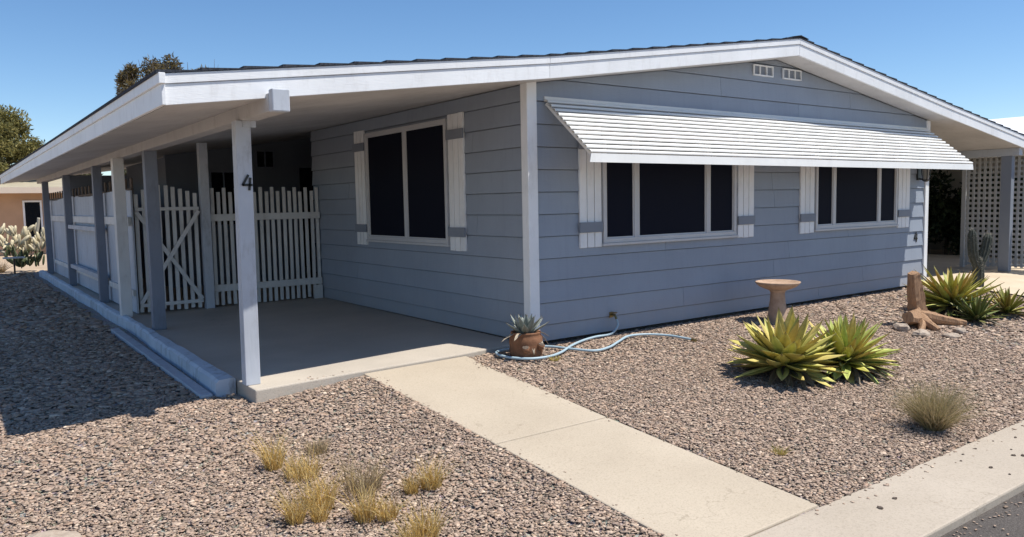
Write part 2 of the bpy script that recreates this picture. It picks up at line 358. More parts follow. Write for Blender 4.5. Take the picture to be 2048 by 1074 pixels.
# foundation shadow line stones
# --- roof structure
roof = empty('roof', (0, 0, 0), house)
def roofpts(xa, xb):
    return [x for x in (XL, 0, W/2, W, XR) if xa <= x <= xb]
dk = MB()
secs = [(XL, 0), (0, W/2), (W/2, W), (W, XR)]
for xa, xb in secs:
    ya, yb_ = yfront(xa+1e-6), yfront(xb-1e-6)
    dk.hexa([(xa, ya+.03, soff(xa)+.022), (xb, yb_+.03, soff(xb)+.022), (xb, YB-.03, soff(xb)+.022), (xa, YB-.03, soff(xa)+.022)],
            [(xa, ya+.03, soff(xa)+FZ), (xb, yb_+.03, soff(xb)+FZ), (xb, YB-.03, soff(xb)+FZ), (xa, YB-.03, soff(xa)+FZ)])
dk.build('roof_deck', M['soffit'], roof)
# soffit panels (seams run parallel to the front edge)
def soffit_panels(xa, xb, ylist):
    for (y0a, y0b), (y1a, y1b) in zip(ylist[:-1], ylist[1:]):
        m = MB(); g = .003
        m.hexa([(xa, y0a+g, soff(xa)), (xb, y0b+g, soff(xb)), (xb, y1b-g, soff(xb)), (xa, y1a-g, soff(xa))],
               [(xa, y0a+g, soff(xa)+.018), (xb, y0b+g, soff(xb)+.018), (xb, y1b-g, soff(xb)+.018), (xa, y1a-g, soff(xa)+.018)])
        m.build('soffit_panel', M['soffit'], roof)
yl = [(yfront(XL)+.02, yfront(-.001)+.02)]+[(y, y) for y in (.62, 1.84, 3.06, 4.28, 5.5, 6.72, 7.94, 9.16, 10.38, 11.6, 12.82, 14.04, YB-.02)]
soffit_panels(XL+.02, -.024, yl)
soffit_panels(-.02, W/2-.002, [(-.325, -.325), (-.024, -.024)])
soffit_panels(W/2+.002, W+.02, [(-.325, -.325), (-.024, -.024)])
soffit_panels(W+.034, XR-.02, [(-.325, -.325)]+[(y, y) for y in (.9, 2.12, 3.34, 4.56, 5.78, 7, 8.22, 9.44, 10.66, 11.88, 13.1, 14.3, YB-.02)])
soffit_panels(.0, 2.2, [(5.44, 5.44), (7, 7), (8.49, 8.49)])
# rake fascia: board plus proud upper strip
def rake(xa, xb):
    ya, yb_ = yfront(xa+1e-6), yfront(xb-1e-6); g = .0015
    def seg(z0, z1, d0, d1, nm):
        m = MB(); m.hexa([(xa+g, ya-d1, soff(xa)+z0), (xb-g, yb_-d1, soff(xb)+z0), (xb-g, yb_-d0, soff(xb)+z0), (xa+g, ya-d0, soff(xa)+z0)],
                         [(xa+g, ya-d1, soff(xa)+z1), (xb-g, yb_-d1, soff(xb)+z1), (xb-g, yb_-d0, soff(xb)+z1), (xa+g, ya-d0, soff(xa)+z1)])
        m.build(nm, M['white'], roof, bevel=.003)
    seg(-.004, .128, -.02, .005, 'rake_fascia'); seg(.1305, .196, -.02, .014, 'rake_trim')
for xa, xb in secs: rake(xa, xb)
for sx, xe in ((-1, XL), (1, XR)):
    ye = yfront(xe); zb = soff(xe)
    y = ye
    for y1 in (3.4, 7.2, 11.2, YB):
        m = MB(); m.box(min(xe, xe+sx*.024), max(xe, xe+sx*.024), y+(.0 if y > ye else -.024), y1-.002, zb-.004, zb+.128); m.build('eave_fascia', M['white'], roof, bevel=.003)
        m = MB(); m.box(min(xe, xe+sx*.04), max(xe, xe+sx*.04), y+(.0 if y > ye else -.040), y1-.002, zb+.1285, zb+.196); m.build('eave_trim', M['white'], roof, bevel=.003)
        y = y1+.001
# shingle courses, lapping up the slope, ends showing along the rake
def course(x0, x1, lift):
    ya, yb_ = yfront(x0)-.022, yfront(x1)-.022
    za, zb = soff(x0)+.199, soff(x1)+.199
    lo, hi = (0.012, 0.0) if lift else (0.0, 0.012)
    m = MB(); m.hexa([(x0, ya, za), (x1, yb_, zb), (x1, YB+.04, zb), (x0, YB+.04, za)],
                     [(x0, ya, za+.006+lo*1.3), (x1, yb_, zb+.006+hi*1.3), (x1, YB+.04, zb+.006+hi*1.3), (x0, YB+.04, za+.006+lo*1.3)])
    m.build('shingle_course', M['shingle'], roof)
nL = 26; xs = [XL-.05+(W/2-XL+.05)*i/nL for i in range(nL+1)]
xs = sorted(set([x for x in xs if abs(x) > .12]+[0.0]))
for a, b in zip(xs[:-1], xs[1:]): course(a, b, True)
xs = [W/2+(XR+.05-W/2)*i/nL for i in range(nL+1)]; xs = sorted([x for x in xs if abs(x-W) > .12]+[W])
for a, b in zip(xs[:-1], xs[1:]): course(a, b, False)
m = MB(); m.hexa([(W/2-.16, -.372, soff(W/2-.16)+.222), (W/2, -.372, ZA+.222), (W/2, YB+.04, ZA+.222), (W/2-.16, YB+.04, soff(W/2-.16)+.222)], [(W/2-.16, -.372, soff(W/2-.16)+.228), (W/2, -.372, ZA+.234), (W/2, YB+.04, ZA+.234), (W/2-.16, YB+.04, soff(W/2-.16)+.228)])
m.hexa([(W/2, -.372, ZA+.222), (W/2+.16, -.372, soff(W/2+.16)+.222), (W/2+.16, YB+.04, soff(W/2+.16)+.222), (W/2, YB+.04, ZA+.222)], [(W/2, -.372, ZA+.234), (W/2+.16, -.372, soff(W/2+.16)+.228), (W/2+.16, YB+.04, soff(W/2+.16)+.228), (W/2, YB+.04, ZA+.234)])
m.build('ridge_cap', M['shingle'], roof)

# --- carport beams and posts
XB = -2.685
b = MB(); b.box(XB-.065, XB+.065, -.66, YB-.3, 2.035, 2.16); b.build('carport_beam', M['beam'], house, bevel=.005)
b = MB(); b.box(XB-.062, XB+.062, -.73, -.655, 2.03, 2.185); o = b.build('beam_end_cap', M['post_gray'], house, bevel=.008); 
b = MB(); b.box(10.40, 10.53, -.30, YB-.3, 2.02, 2.15); b.build('carport_beam', M['post_gray'], house, bevel=.005)
def digit4(parent, M4, h, mat, sl=.12):
    m = MB(); t = h*.15
    def br(a, b, w=t):
        m.bar(M4 @ Vector((a[0], 0, a[1])), M4 @ Vector((b[0], 0, b[1])), w, .006, up=tuple((M4.to_3x3() @ Vector((0, -1, 0)))))
    br((h*.10, h*.98), (-h*.30, h*.30)); br((-h*.31, h*.33), (h*.34, h*.33)); br((h*.22, h*.80), (h*.12, -h*.02))
    return m.build('house_number', mat, parent)
def post(x, y, wx=.12, wy=.11, mat='post_gray', z0=0, z1=2.034, name='carport_post', lean=0):
    m = MB(); m.hexa([(x-wx/2+a, y+b_, z0) for a, b_ in ((0, -wy/2), (wx, -wy/2), (wx, wy/2), (0, wy/2))],
                     [(x-wx/2+a+lean, y+b_, z1) for a, b_ in ((0, -wy/2), (wx, -wy/2), (wx, wy/2), (0, wy/2))])
    return m.build(name, M[mat], house, bevel=.005)
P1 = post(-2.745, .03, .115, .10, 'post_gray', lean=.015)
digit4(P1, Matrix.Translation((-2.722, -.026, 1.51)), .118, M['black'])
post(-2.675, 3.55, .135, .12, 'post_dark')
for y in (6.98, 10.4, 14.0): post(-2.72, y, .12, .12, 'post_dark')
b = MB(); b.box(XB-.05, XB+.05, -.03, .09, 1.985, 2.034); b.build('post_bracket', M['post_gray'], house)
for y in (-.1, 3.4, 6.9, 10.4, 14): post(10.465, y, .12, .17, 'gray_trim', z1=2.02)

# --- windows
def window(rect, mulls, axis, name='window'):
    a0, a1, z0, z1 = rect; wd = empty(name, (0, 0, 0), house)
    def bx(mb, u0, u1, za, zb, d0, d1):
        if axis == 'x': mb.box(u0, u1, -d1, -d0, za, zb)
        else: mb.box(-d1, -d0, u0, u1, za, zb)
    fw = .045
    f = MB(); bx(f, a0, a1, z0, z0+fw, .0, .048); bx(f, a0, a1, z1-fw, z1, .0, .048); bx(f, a0, a0+fw, z0+fw, z1-fw, .0, .047); bx(f, a1-fw, a1, z0+fw, z1-fw, .0, .047)
    f.build('frame', M['frame'], wd, bevel=.003)
    s = MB(); bx(s, a0-.02, a1+.02, z0-.028, z0-.001, .0, .062); s.build('sill', M['frame'], wd, bevel=.003)
    ed = [a0+fw]+list(mulls)+[a1-fw]
    for i, mu in enumerate(mulls):
        k = MB(); bx(k, mu-.034, mu-.002, z0+fw, z1-fw, .003, .043); bx(k, mu+.002, mu+.034, z0+fw, z1-fw, .003, .038); k.build('mullion', M['frame'], wd, bevel=.002)
    for i in range(len(ed)-1):
        a = ed[i]+(.034 if i else 0); b_ = ed[i+1]-(.034 if i < len(ed)-2 else 0)
        sf = MB(); t = .016
        bx(sf, a, b_, z0+fw, z0+fw+t, .002, .034); bx(sf, a, b_, z1-fw-t, z1-fw, .002, .034); bx(sf, a, a+t, z0+fw+t, z1-fw-t, .002, .033); bx(sf, b_-t, b_, z0+fw+t, z1-fw-t, .002, .033)
        sf.build('sash', M['frame'], wd)
        g = MB(); bx(g, a+t, b_-t, z0+fw+t, z1-fw-t, .006, .024); g.build('pane', M['glass'], wd)
window((.94, 3.11, .935, 2.10), (1.43, 2.60), 'x')
window((4.77, 6.86, .945, 2.10), (5.21, 6.37), 'x')
window((1.45, 3.49, .925, 2.32), (2.43,), 'y')
def shutter(a0, a1, z0, z1, axis, bats):
    sh = empty('shutter', (0, 0, 0), house); n = 3; wv = (a1-a0)/n
    def bx(mb, u0, u1, za, zb, d0, d1):
        if axis == 'x': mb.box(u0, u1, -d1, -d0, za, zb)
        else: mb.box(-d1, -d0, u0, u1, za, zb)
    for i in range(n):
        k = MB(); j = random.uniform(-.004, .004); bx(k, a0+wv*i+.005, a0+wv*(i+1)-.005, z0+j, z1+j, .012, .036); k.build('slat', M['white'], sh, bevel=.002)
    for zb in bats:
        k = MB(); bx(k, a0-.012, a1-.004 if axis == 'x' else a1+.006, zb, zb+.105, .037, .058); k.build('batten', M['gray_trim'], sh, bevel=.002)
shutter(.62, .925, .90, 2.14, 'x', (1.055, 1.90)); shutter(3.15, 3.46, .90, 2.14, 'x', (1.055, 1.90))
shutter(4.43, 4.745, .90, 2.14, 'x', (1.05, 1.90)); shutter(6.90, 7.24, .89, 2.14, 'x', (1.05, 1.90))
shutter(1.10, 1.42, .855, 2.355, 'y', (1.01, 2.08)); shutter(3.53, 3.84, .85, 2.37, 'y', (1.02, 2.10))

# --- aluminium awning of stepped slats
aw = empty('awning', (0, 0, 0), house); NS = 12; X0, X1 = .19, 7.74; st = (.68/NS, .565/NS)
for i in range(NS):
    y = -.018-st[0]*i; z = 2.372-st[1]*i
    pr = [(y+.006, z+.000), (y-.018, z-.002), (y-.040, z-.006), (y-.055, z-.012), (y-.062, z-.020), (y-.063, z-.030), (y-.052, z-.034)]
    inn = [(a+.004, b_-.004) for a, b_ in pr][::-1]; m = MB(); P = pr+inn; n = len(P)
    xa, xb = X0-.012*(i > 0)*(i/NS), X1+random.uniform(-.004, .004)
    m.add([(xa, a, b_) for a, b_ in P]+[(xb, a, b_) for a, b_ in P], [(k, (k+1) % n, n+(k+1) % n, n+k) for k in range(n)]+[(k, n-1-k, n-2-k, k+1) for k in range(n//2-1)]+[(n+k+1, 2*n-2-k, 2*n-1-k, n+k) for k in range(n//2-1)])
    m.build('awning_slat', M['alu'], aw)
ye, ze = -.018-.68, 2.372-.565
m = MB(); m.hexa([(X0-.03, ye-.014, ze-.078), (X1, ye-.014, ze-.078), (X1, ye-.008, ze-.078), (X0-.03, ye-.008, ze-.078)], [(X0-.005, ye-.004, ze+.004), (X1, ye-.004, ze+.004), (X1, ye+.002, ze+.004), (X0-.005, ye+.002, ze+.004)]); m.build('awning_valance', M['alu'], aw)
for xx in (X0+.03, 1.95, 3.9, 5.85, X1-.04):
    m = MB(); m.bar((xx, -.02, 2.33), (xx, ye+.02, ze-.01), .025, .02, up=(1, 0, 0)); m.build('awning_rib', M['alu'], aw)
for xx in (3.9,):
    m = MB(); m.bar((xx, -.05, 1.93), (xx, ye+.03, ze-.02), .02, .012, up=(1, 0, 0)); m.build('awning_arm', M['alu'], aw)
m = MB(); m.box(X0, X1, -.03, -.021, 2.35, 2.40); m.build('awning_rail', M['alu'], aw)

# --- gable vents
for vx in (3.44, 4.03):
    v = empty('gable_vent', (0, 0, 0), house); m = MB(); z0, z1 = 2.862, 2.992
    m.box(vx, vx+.385, -.040, -.018, z0, z0+.014); m.box(vx, vx+.385, -.040, -.018, z1-.014, z1)
    for u in (0, .118, .247, .371): m.box(vx+u, vx+u+.014, -.039, -.018, z0+.014, z1-.014)
    m.build('vent_frame', M['white'], v)
    for u in (.014, .132, .261):
        k = MB()
        k.box(vx+u, vx+u+.11 if u < .2 else vx+u+.11, -.021, -.010, z0+.014, z1-.014)
        k.build('vent_screen', M['gray_trim'], v)
# --- wall lantern
lt = empty('wall_lantern', (0, 0, 0), house); lx, ly = 7.52, -.13
m = MB(); m.box(lx-.05, lx+.05, -.035, -.012, 1.60, 1.80); m.bar((lx, -.03, 1.62), (lx, ly, 1.60), .02, .02, up=(1, 0, 0)); m.build('bracket', M['black'], lt)
m = MB(); m.lathe([(.02, -.03), (.05, -.01), (.055, .0), (.05, .005)], 8, (lx, ly, 1.60)); m.lathe([(.08, 0), (.075, .02), (.02, .08), (.01, .1)], 8, (lx, ly, 1.80))
for k in range(4): an = R(45+90*k); m.bar((lx+.05*math.cos(an), ly+.05*math.sin(an), 1.60), (lx+.068*math.cos(an), ly+.068*math.sin(an), 1.81), .01, .01, up=(1, 0, 0))
m.build('cage', M['black'], lt)
m = MB(); m.lathe([(.04, 0), (.058, .19)], 8, (lx, ly, 1.606)); m.build('lantern_glass', M['lglass'], lt)
digit4(house, Matrix.Translation((7.475, -.024, .655)), .15, M['black'])
# --- hose bib
hb = MB(); hb.tube([(1.06, 0, .17), (1.06, -.075, .17), (1.06, -.10, .13)], .013, 8); hb.lathe([(.03, 0), (.032, .008), (.01, .012)], 10, (1.06, -.07, .19)); hb.box(1.03, 1.09, -.024, -.016, .14, .20)
hb.build('hose_tap', M['brass'], house)
# --- storage and recess behind the fence
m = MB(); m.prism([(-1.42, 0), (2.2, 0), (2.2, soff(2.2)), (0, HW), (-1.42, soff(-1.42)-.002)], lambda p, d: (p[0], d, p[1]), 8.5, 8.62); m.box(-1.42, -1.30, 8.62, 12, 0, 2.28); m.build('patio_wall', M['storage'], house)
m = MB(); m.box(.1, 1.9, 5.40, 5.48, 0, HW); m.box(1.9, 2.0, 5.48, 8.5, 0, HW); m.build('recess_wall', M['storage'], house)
for (a, b_, z0, z1) in ((-.70, -.20, 1.05, 2.05), (.14, .50, 2.10, 2.44)):
    wd = empty('window', (0, 0, 0), house); f = MB(); t = .03
    f.box(a, b_, 8.46, 8.5, z0, z0+t); f.box(a, b_, 8.46, 8.5, z1-t, z1); f.box(a, a+t, 8.46, 8.5, z0+t, z1-t); f.box(b_-t, b_, 8.46, 8.5, z0+t, z1-t); f.box((a+b_)/2-.012, (a+b_)/2+.012, 8.465, 8.499, z0+t, z1-t)
    f.build('frame', M['storage'], wd)
    g = MB(); g.box(a+t, (a+b_)/2-.012, 8.48, 8.499, z0+t, z1-t); g.build('pane', M['glass2'], wd)
    g = MB(); g.box((a+b_)/2+.012, b_-t, 8.48, 8.499, z0+t, z1-t); g.build('pane', M['glass2'], wd)
m = MB(); m.box(.98, 1.42, 8.47, 8.499, 0, 2.12); m.build('door', M['glass2'], house)
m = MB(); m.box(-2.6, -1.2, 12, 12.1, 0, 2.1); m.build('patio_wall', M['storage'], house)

# ------------------------------------------------------------------ edging beam along the carport
ke = MB(); pts = []; n = 60
for i in range(n+1):
    y = .25+14.8*i/n; j = random.uniform(-.006, .006); sk = .10*min(1, (y-.25)/4); x0 = -2.955+sk+j+.010*math.sin(i*.5); x1 = -2.80+sk*.35+j*.4
    pts.append([(x0, y, -.2), (x0+.006, y, .00+j), (x0+.028, y, .022+j), (x1-.02, y, .030+j), (x1, y, .018+j), (x1, y, -.2)])
for i in range(n+1):
    ke.v += pts[i]; ke.c += [(1, 1, 1)]*6
for i in range(n):
    for k in range(6): ke.f.append((i*6+k, i*6+(k+1) % 6, (i+1)*6+(k+1) % 6, (i+1)*6+k))
ke.f.append((0, 1, 2, 3, 4, 5)); ke.f.append(tuple(n*6+k for k in range(5, -1, -1)))
tag(ke.build('edging_beam', M['kerb_paint'], smooth=False), 'long peeling white painted edging beam beside the carport floor', 'edging')
eb = MB(); eb.hexa([(-3.07, .26, -.2), (-2.98, .26, -.2), (-2.93, 4.6, -.2), (-3.02, 4.6, -.2)], [(-3.07, .26, -.085), (-2.98, .26, -.085), (-2.93, 4.6, -.08), (-3.02, 4.6, -.08)])
tag(eb.build('edging_board', M['post_gray'], bevel=.006), 'narrow flat grey board lying outside the white edging beam', 'board')

# ------------------------------------------------------------------ fences and gate behind the carport
fence = empty('picket_fence', (-.8, 5.15, 0)); tag(fence, 'off-white picket fence between gate post and blue house wall', 'fence')
def loc(o, root): o.matrix_parent_inverse = root.matrix_world.inverted() if False else Matrix.Translation(-root.location)
def picket(root, x, y, z0, z1, wd=.046, th=.018, mat='fence_white', along='x'):
    m = MB(); j = random.uniform(-.006, .006)
    if along == 'x': m.hexa([(x-wd/2, y-th/2, z0), (x+wd/2, y-th/2, z0), (x+wd/2, y+th/2, z0), (x-wd/2, y+th/2, z0)], [(x-wd/2+j, y-th/2, z1), (x+wd/2+j, y-th/2, z1), (x+wd/2+j, y+th/2, z1), (x-wd/2+j, y+th/2, z1)])
    else: m.box(x-th/2, x+th/2, y-wd/2, y+wd/2, z0, z1)
    o = m.build('picket', M[mat], root); loc(o, root); return o
k = 0; x = -1.575
while x < -.05:
    picket(fence, x, 5.17, .02+random.uniform(-.01, .01), (1.665 if k % 2 == 0 else 1.605)+random.uniform(-.008, .008)); x += .0845; k += 1
for z in (.215, 1.20):
    m = MB(); m.box(-1.615, -.03, 5.125, 5.159, z, z+.095); o = m.build('rail', M['fence_white'], fence, bevel=.003); loc(o, fence)
m = MB(); m.box(-.17, -.04, 5.10, 5.124, .0, .20); o = m.build('foot_block', M['fence_white'], fence); loc(o, fence)
m = MB(); m.box(-1.745, -1.63, 5.06, 5.17, 0, 2.27); o = m.build('gate_post', M['post_gray'], fence, bevel=.005); loc(o, fence)
gate = empty('picket_gate', (-2.15, 5.12, 0)); tag(gate, 'off-white picket gate with crossed diagonal braces', 'gate')
tops = [1.56, 1.62, 1.66, 1.68, 1.675, 1.655, 1.63, 1.60, 1.57]
for i in range(9):
    o = picket(gate, -2.545+.0925*i, 5.16, .02+random.uniform(-.01, .02), tops[i]+.02, .048)
for z in (.09, 1.36):
    m = MB(); m.box(-2.57, -1.765, 5.118, 5.150, z, z+.045); o = m.build('rail', M['fence_white'], gate, bevel=.003); loc(o, gate)
for a, b_ in (((-2.56, 5.107, 1.35), (-1.78, 5.107, .14)), ((-2.56, 5.090, .14), (-1.78, 5.090, 1.35))):
    m = MB(); m.bar(a, b_, .05, .016, up=(0, 1, 0)); o = m.build('brace', M['fence_white'], gate); loc(o, gate)
# side fence of upright boards with brown pickets behind, backlit shade put into their colour
sf = empty('side_fence', (-2.6, 10, 0)); tag(sf, 'pale grey solid board fence running back along the carport', 'fence')
y = 5.06
while y < 14.9:
    wv = .30; m = MB(); m.box(-2.62, -2.60, y+.003, y+wv-.003, .02, 1.63+.02*math.sin(y*1.3)+random.uniform(-.006, .006)); o = m.build('board', M['fence_panel'], sf); loc(o, sf); y += wv
m = MB(); m.box(-2.83, -2.70, 4.93, 5.07, 0, 2.034); o = m.build('fence_post', M['fence_white'], sf, bevel=.005); loc(o, sf)
for (y0, y1) in ((5.08, 6.91), (7.05, 10.33), (10.47, 13.93)):
    m = MB(); m.box(-2.665, -2.622, y0, y1, 1.175, 1.285); o = m.build('rail', M['fence_white'], sf, bevel=.003); loc(o, sf)
    m = MB(); m.box(-2.655, -2.622, y0, y1, .25, .33); o = m.build('rail', M['fence_white'], sf, bevel=.003); loc(o, sf)
m = MB(); m.box(-2.75, -2.67, 7.05, 10.33, 1.06, 1.13); o = m.build('crossbar', M['post_gray'], sf, bevel=.003); loc(o, sf)
m = MB(); m.box(-2.75, -2.67, 7.05, 10.33, .34, .41); o = m.build('crossbar', M['post_gray'], sf, bevel=.003); loc(o, sf)
y = 5.3
while y < 15: picket(sf, -2.56, y, .05, 1.80, .11, .02, 'bark', 'y'); y += .40
m = MB(); m.box(-2.60, -2.575, 5.1, 14.9, 1.58, 1.66); o = m.build('rail', M['bark'], sf); loc(o, sf)

# ------------------------------------------------------------------ right hand lattice screen
la = empty('lattice_screen', (11.0, 0, 0)); tag(la, 'off-white square lattice screen beyond the right carport post', 'lattice')
y0, y1 = -1.3, .80; pitch_ = .094
k = 0; y = y0
while y < y1+.01:
    m = MB(); m.box(10.985, 10.997, y-.0215, y+.0215, .03, 2.04); o = m.build('lath', M['lattice'], la); loc(o, la); y += pitch_
z = .07
while z < 2.0:
    m = MB(); m.box(10.998, 11.010, y0-.04, y1, z-.0215, z+.0215); o = m.build('lath', M['lattice'], la); loc(o, la); z += pitch_
m = MB(); m.box(10.97, 11.02, y1+.01, y1+.075, .0, 2.05); o = m.build('lattice_edge', M['lattice'], la); loc(o, la)

# ------------------------------------------------------------------ neighbouring house on the right
nr = empty('neighbour_house', (15, 5, 0)); tag(nr, 'beige neighbouring house with flat white roof beyond the right carport', 'house')
def nb(mb, name, mat, root): o = mb.build(name, M[mat], root); loc(o, root); return o
m = MB(); m.prism([(11.42, 2.30), (14.0, 2.62), (17.5, 2.58), (17.5, 2.66), (14.0, 2.985), (11.42, 2.40)], lambda p, d: (p[0], d, p[1]), -.55, 14); nb(m, 'roof', 'roofwhite', nr)
m = MB(); m.box(16.3, 16.5, -.2, 14, -.1, 2.60); m.box(12, 16.3, 9.0, 9.2, -.1, 2.38); nb(m, 'wall', 'beige', nr)
for y in (-.3, 4.5): m = MB(); m.box(11.5, 11.6, y, y+.1, -.1, 2.31); nb(m, 'post', 'gray_trim', nr)

# ------------------------------------------------------------------ leaves and plants
def tri_cloud(centers, radii, n, size, cols, squash=.8, up=.2, elong=1.0):
    """small leaf quads through ellipsoid clumps"""
    k = len(centers); idx = rng.integers(0, k, n); d = rng.normal(size=(n, 3)); d /= np.linalg.norm(d, axis=1)[:, None]
    rr = rng.random(n)**.45
    c = np.array(centers)[idx]+d*rr[:, None]*np.array(radii)[idx][:, None]*np.array([1, 1, squash])
    a = rng.normal(size=(n, 3))+d*.6+np.array([0, 0, up]); a /= np.linalg.norm(a, axis=1)[:, None]
    b = np.cross(a, rng.normal(size=(n, 3))); b /= np.linalg.norm(b, axis=1)[:, None]
    s = size*(.6+.8*rng.random(n))[:, None]
    V = np.stack([c-b*s*.35, c+a*s*elong*.5-b*s*.1, c+a*s*elong, c+a*s*elong*.45+b*s*.35], 1).reshape(-1, 3)
    F = np.arange(n*4).reshape(-1, 4)
    cc = np.array(cols)[rng.integers(0, len(cols), n)]*(.75+.5*rng.random(n))[:, None]
    return V, F, np.repeat(cc, 4, 0)
def cloud_obj(name, V, F, C, parent=None, mat='leaf'):
    return inst(name, np_mesh(name, V, F, M[mat], C), parent)

def leaf_mesh(name, L, wd, bend, fold=.22, green=(.10, .13, .03), yel=(.62, .55, .13), n=9, mid=.25, under=.8):
    """fleshy leaf: base at origin, runs along +X, rises then bends; tint across the width"""
    m = MB(); us = [-1, -.62, 0, .62, 1]
    for side in (1, -1):
        for i in range(n+1):
            t = i/n; wv = wd*.5*(.5+.62*math.sin(math.pi*t**.85))*(1-t**4)**.8
            if i == n: wv = .001
            x = L*t; z = bend*L*t*t
            for u in us:
                th = .07*wd*(1-abs(u)**2)*(1-t*.7)
                zz = z+fold*abs(u)*wv*(1.6)*(1-.3*t)+(0 if side == 1 else -th-.0015)
                e = abs(u); f = min(1, max(0, (e-mid)*1.8)); f = f*.75+.25*t
                c = tuple(g*(1-f)+y_*f for g, y_ in zip(green, yel)); k = 1 if side == 1 else under
                c = tuple(v*k for v in c) if side == 1 else tuple((g*.55+v*.45)*under for g, v in zip(green, c))  # underside deepened and greened: mild shade put into the leaf colour
                if t > .93: c = (.16, .11, .06)
                m.v.append((x, u*wv, zz)); m.c.append(c)
    w_ = 5; o2 = (n+1)*w_
    for i in range(n):
        for j in range(w_-1):
            a = i*w_+j; m.f.append((a, a+w_, a+w_+1, a+1)); a += o2; m.f.append((a, a+1, a+w_+1, a+w_))
        m.f.append((i*w_, o2+i*w_, o2+(i+1)*w_, (i+1)*w_)); m.f.append((i*w_+4, (i+1)*w_+4, o2+(i+1)*w_+4, o2+i*w_+4))
    return m.mesh(name, M['agave'], smooth=True, col=True)
def agave(name, loc_, N, L, wd, label, seed, hmax=78, hmin=-4, green=(.10, .13, .03), yel=(.62, .55, .13), tilt=0, core_r=.07, group=None, cat='agave', bends=(-.25, .1), lift=0.0):
    rs = random.Random(seed); root = empty(name, loc_); tag(root, label, cat, group)
    vars_ = [leaf_mesh('leaf', L*rs.uniform(.9, 1.05), wd*rs.uniform(.85, 1.1), rs.uniform(*bends), rs.uniform(.15, .38), tuple(g*rs.uniform(.8, 1.2) for g in green), tuple(min(.8, y*rs.uniform(.85, 1.12)) for y in yel), mid=rs.uniform(.1, .3)) for _ in range(7)]
    dry = [leaf_mesh('leaf', L*.95, wd*.7, rs.uniform(-.3, -.05), .3, (.12, .095, .06), (.20, .155, .10), mid=.3) for _ in range(2)]  # dead basal leaves, also browned dark to stand for shade under the rosette
    for i in range(N//5):
        inst('leaf', rs.choice(dry), root, Matrix.Rotation(R(rs.uniform(0, 360)), 4, 'Z') @ Matrix.Translation((core_r, 0, .05+lift*.5)) @ Matrix.Rotation(R(rs.uniform(2, 14)), 4, 'Y') @ Matrix.Rotation(R(rs.uniform(-30, 30)), 4, 'X') @ Matrix.Scale(rs.uniform(.7, 1), 4))
    for i in range(N):
        t = (i+.5)/N; el = hmax+(hmin-hmax)*t**.9+rs.uniform(-6, 6); az = i*137.508+rs.uniform(-9, 9)
        s = (.70+.34*math.sin(math.pi*min(1, .2+t*.6)))*rs.uniform(.88, 1.1)
        r0 = core_r*(.35+.65*t)
        mt = Matrix.Rotation(R(az), 4, 'Z') @ Matrix.Translation((r0, 0, .03+.10*(1-t)*L+lift*(1-.45*t))) @ Matrix.Rotation(-R(el), 4, 'Y') @ Matrix.Rotation(R(rs.uniform(-14, 14)), 4, 'X') @ Matrix.Diagonal((s, s*rs.uniform(.85, 1.1), s, 1))
        inst('leaf', rs.choice(vars_), root, mt)
    st_ = MB(); st_.lathe([(core_r*.9, -.04), (core_r*1.1, .03+lift*.4), (core_r*.8, .10*L+.02+lift), (.01, .13*L+.03+lift)], 10); st_.build('crown_base', M['bark'], root, smooth=True)
    root.rotation_euler = (R(tilt), R(-tilt*.6), 0)
    return root
YA, GA = (.76, .65, .21), (.44, .40, .11)
agave('variegated_agave', (1.20, -2.03, G(1.20, -2.03)), 80, .43, .115, 'large broad-leaved yellow agave in front of the birdbath', 3, hmax=72, hmin=-22, green=(.44, .41, .11), yel=YA, core_r=.10, bends=(-.05, .28), lift=.09)
agave('variegated_agave', (1.80, -2.24, G(1.8, -2.24)), 115, .40, .075, 'dense rounded yellow agave to the right of the birdbath agave', 5, hmax=78, hmin=-22, green=(.52, .45, .12), yel=YA, core_r=.10, bends=(-.08, .15), lift=.08)
agave('variegated_agave', (5.62, -1.42, G(5.6, -1.4)), 120, .50, .07, 'wide yellow-green agave in front of the two-armed cactus', 9, hmax=58, hmin=-14, green=(.44, .39, .09), yel=(.74, .64, .19), core_r=.10, bends=(-.02, .2), lift=.10)
agave('small_agave', (6.10, -1.86, G(6.1, -1.86)), 40, .36, .055, 'small yellow agave right of the wide cactus-side agave', 12, green=(.15, .16, .04), yel=(.52, .48, .11), core_r=.04, bends=(-.1, .1))
agave('small_agave', (5.28, -1.85, G(5.3, -1.85)), 36, .34, .055, 'small green agave at the foot of the wide agave', 13, green=(.08, .10, .03), yel=(.30, .32, .10), core_r=.04, bends=(-.1, .1))

# birdbath
bb = empty('birdbath', (3.12, -.62, G(3.1, -.62)-.035)); tag(bb, 'tan clay pedestal birdbath standing behind the yellow agaves', 'birdbath')
m = MB(); m.lathe([(.14, 0), (.14, .03), (.115, .05), (.108, .10), (.10, .20), (.085, .30), (.08, .38), (.09, .405), (.12, .42)], 28); m.build('pedestal', M['bath'], bb, smooth=True)
m = MB(); m.lathe([(.10, .415), (.15, .43), (.205, .455), (.245, .49), (.252, .508), (.240, .512), (.225, .498), (.15, .475), (.0001, .468)], 36); m.build('bowl', M['bath'], bb, smooth=True)

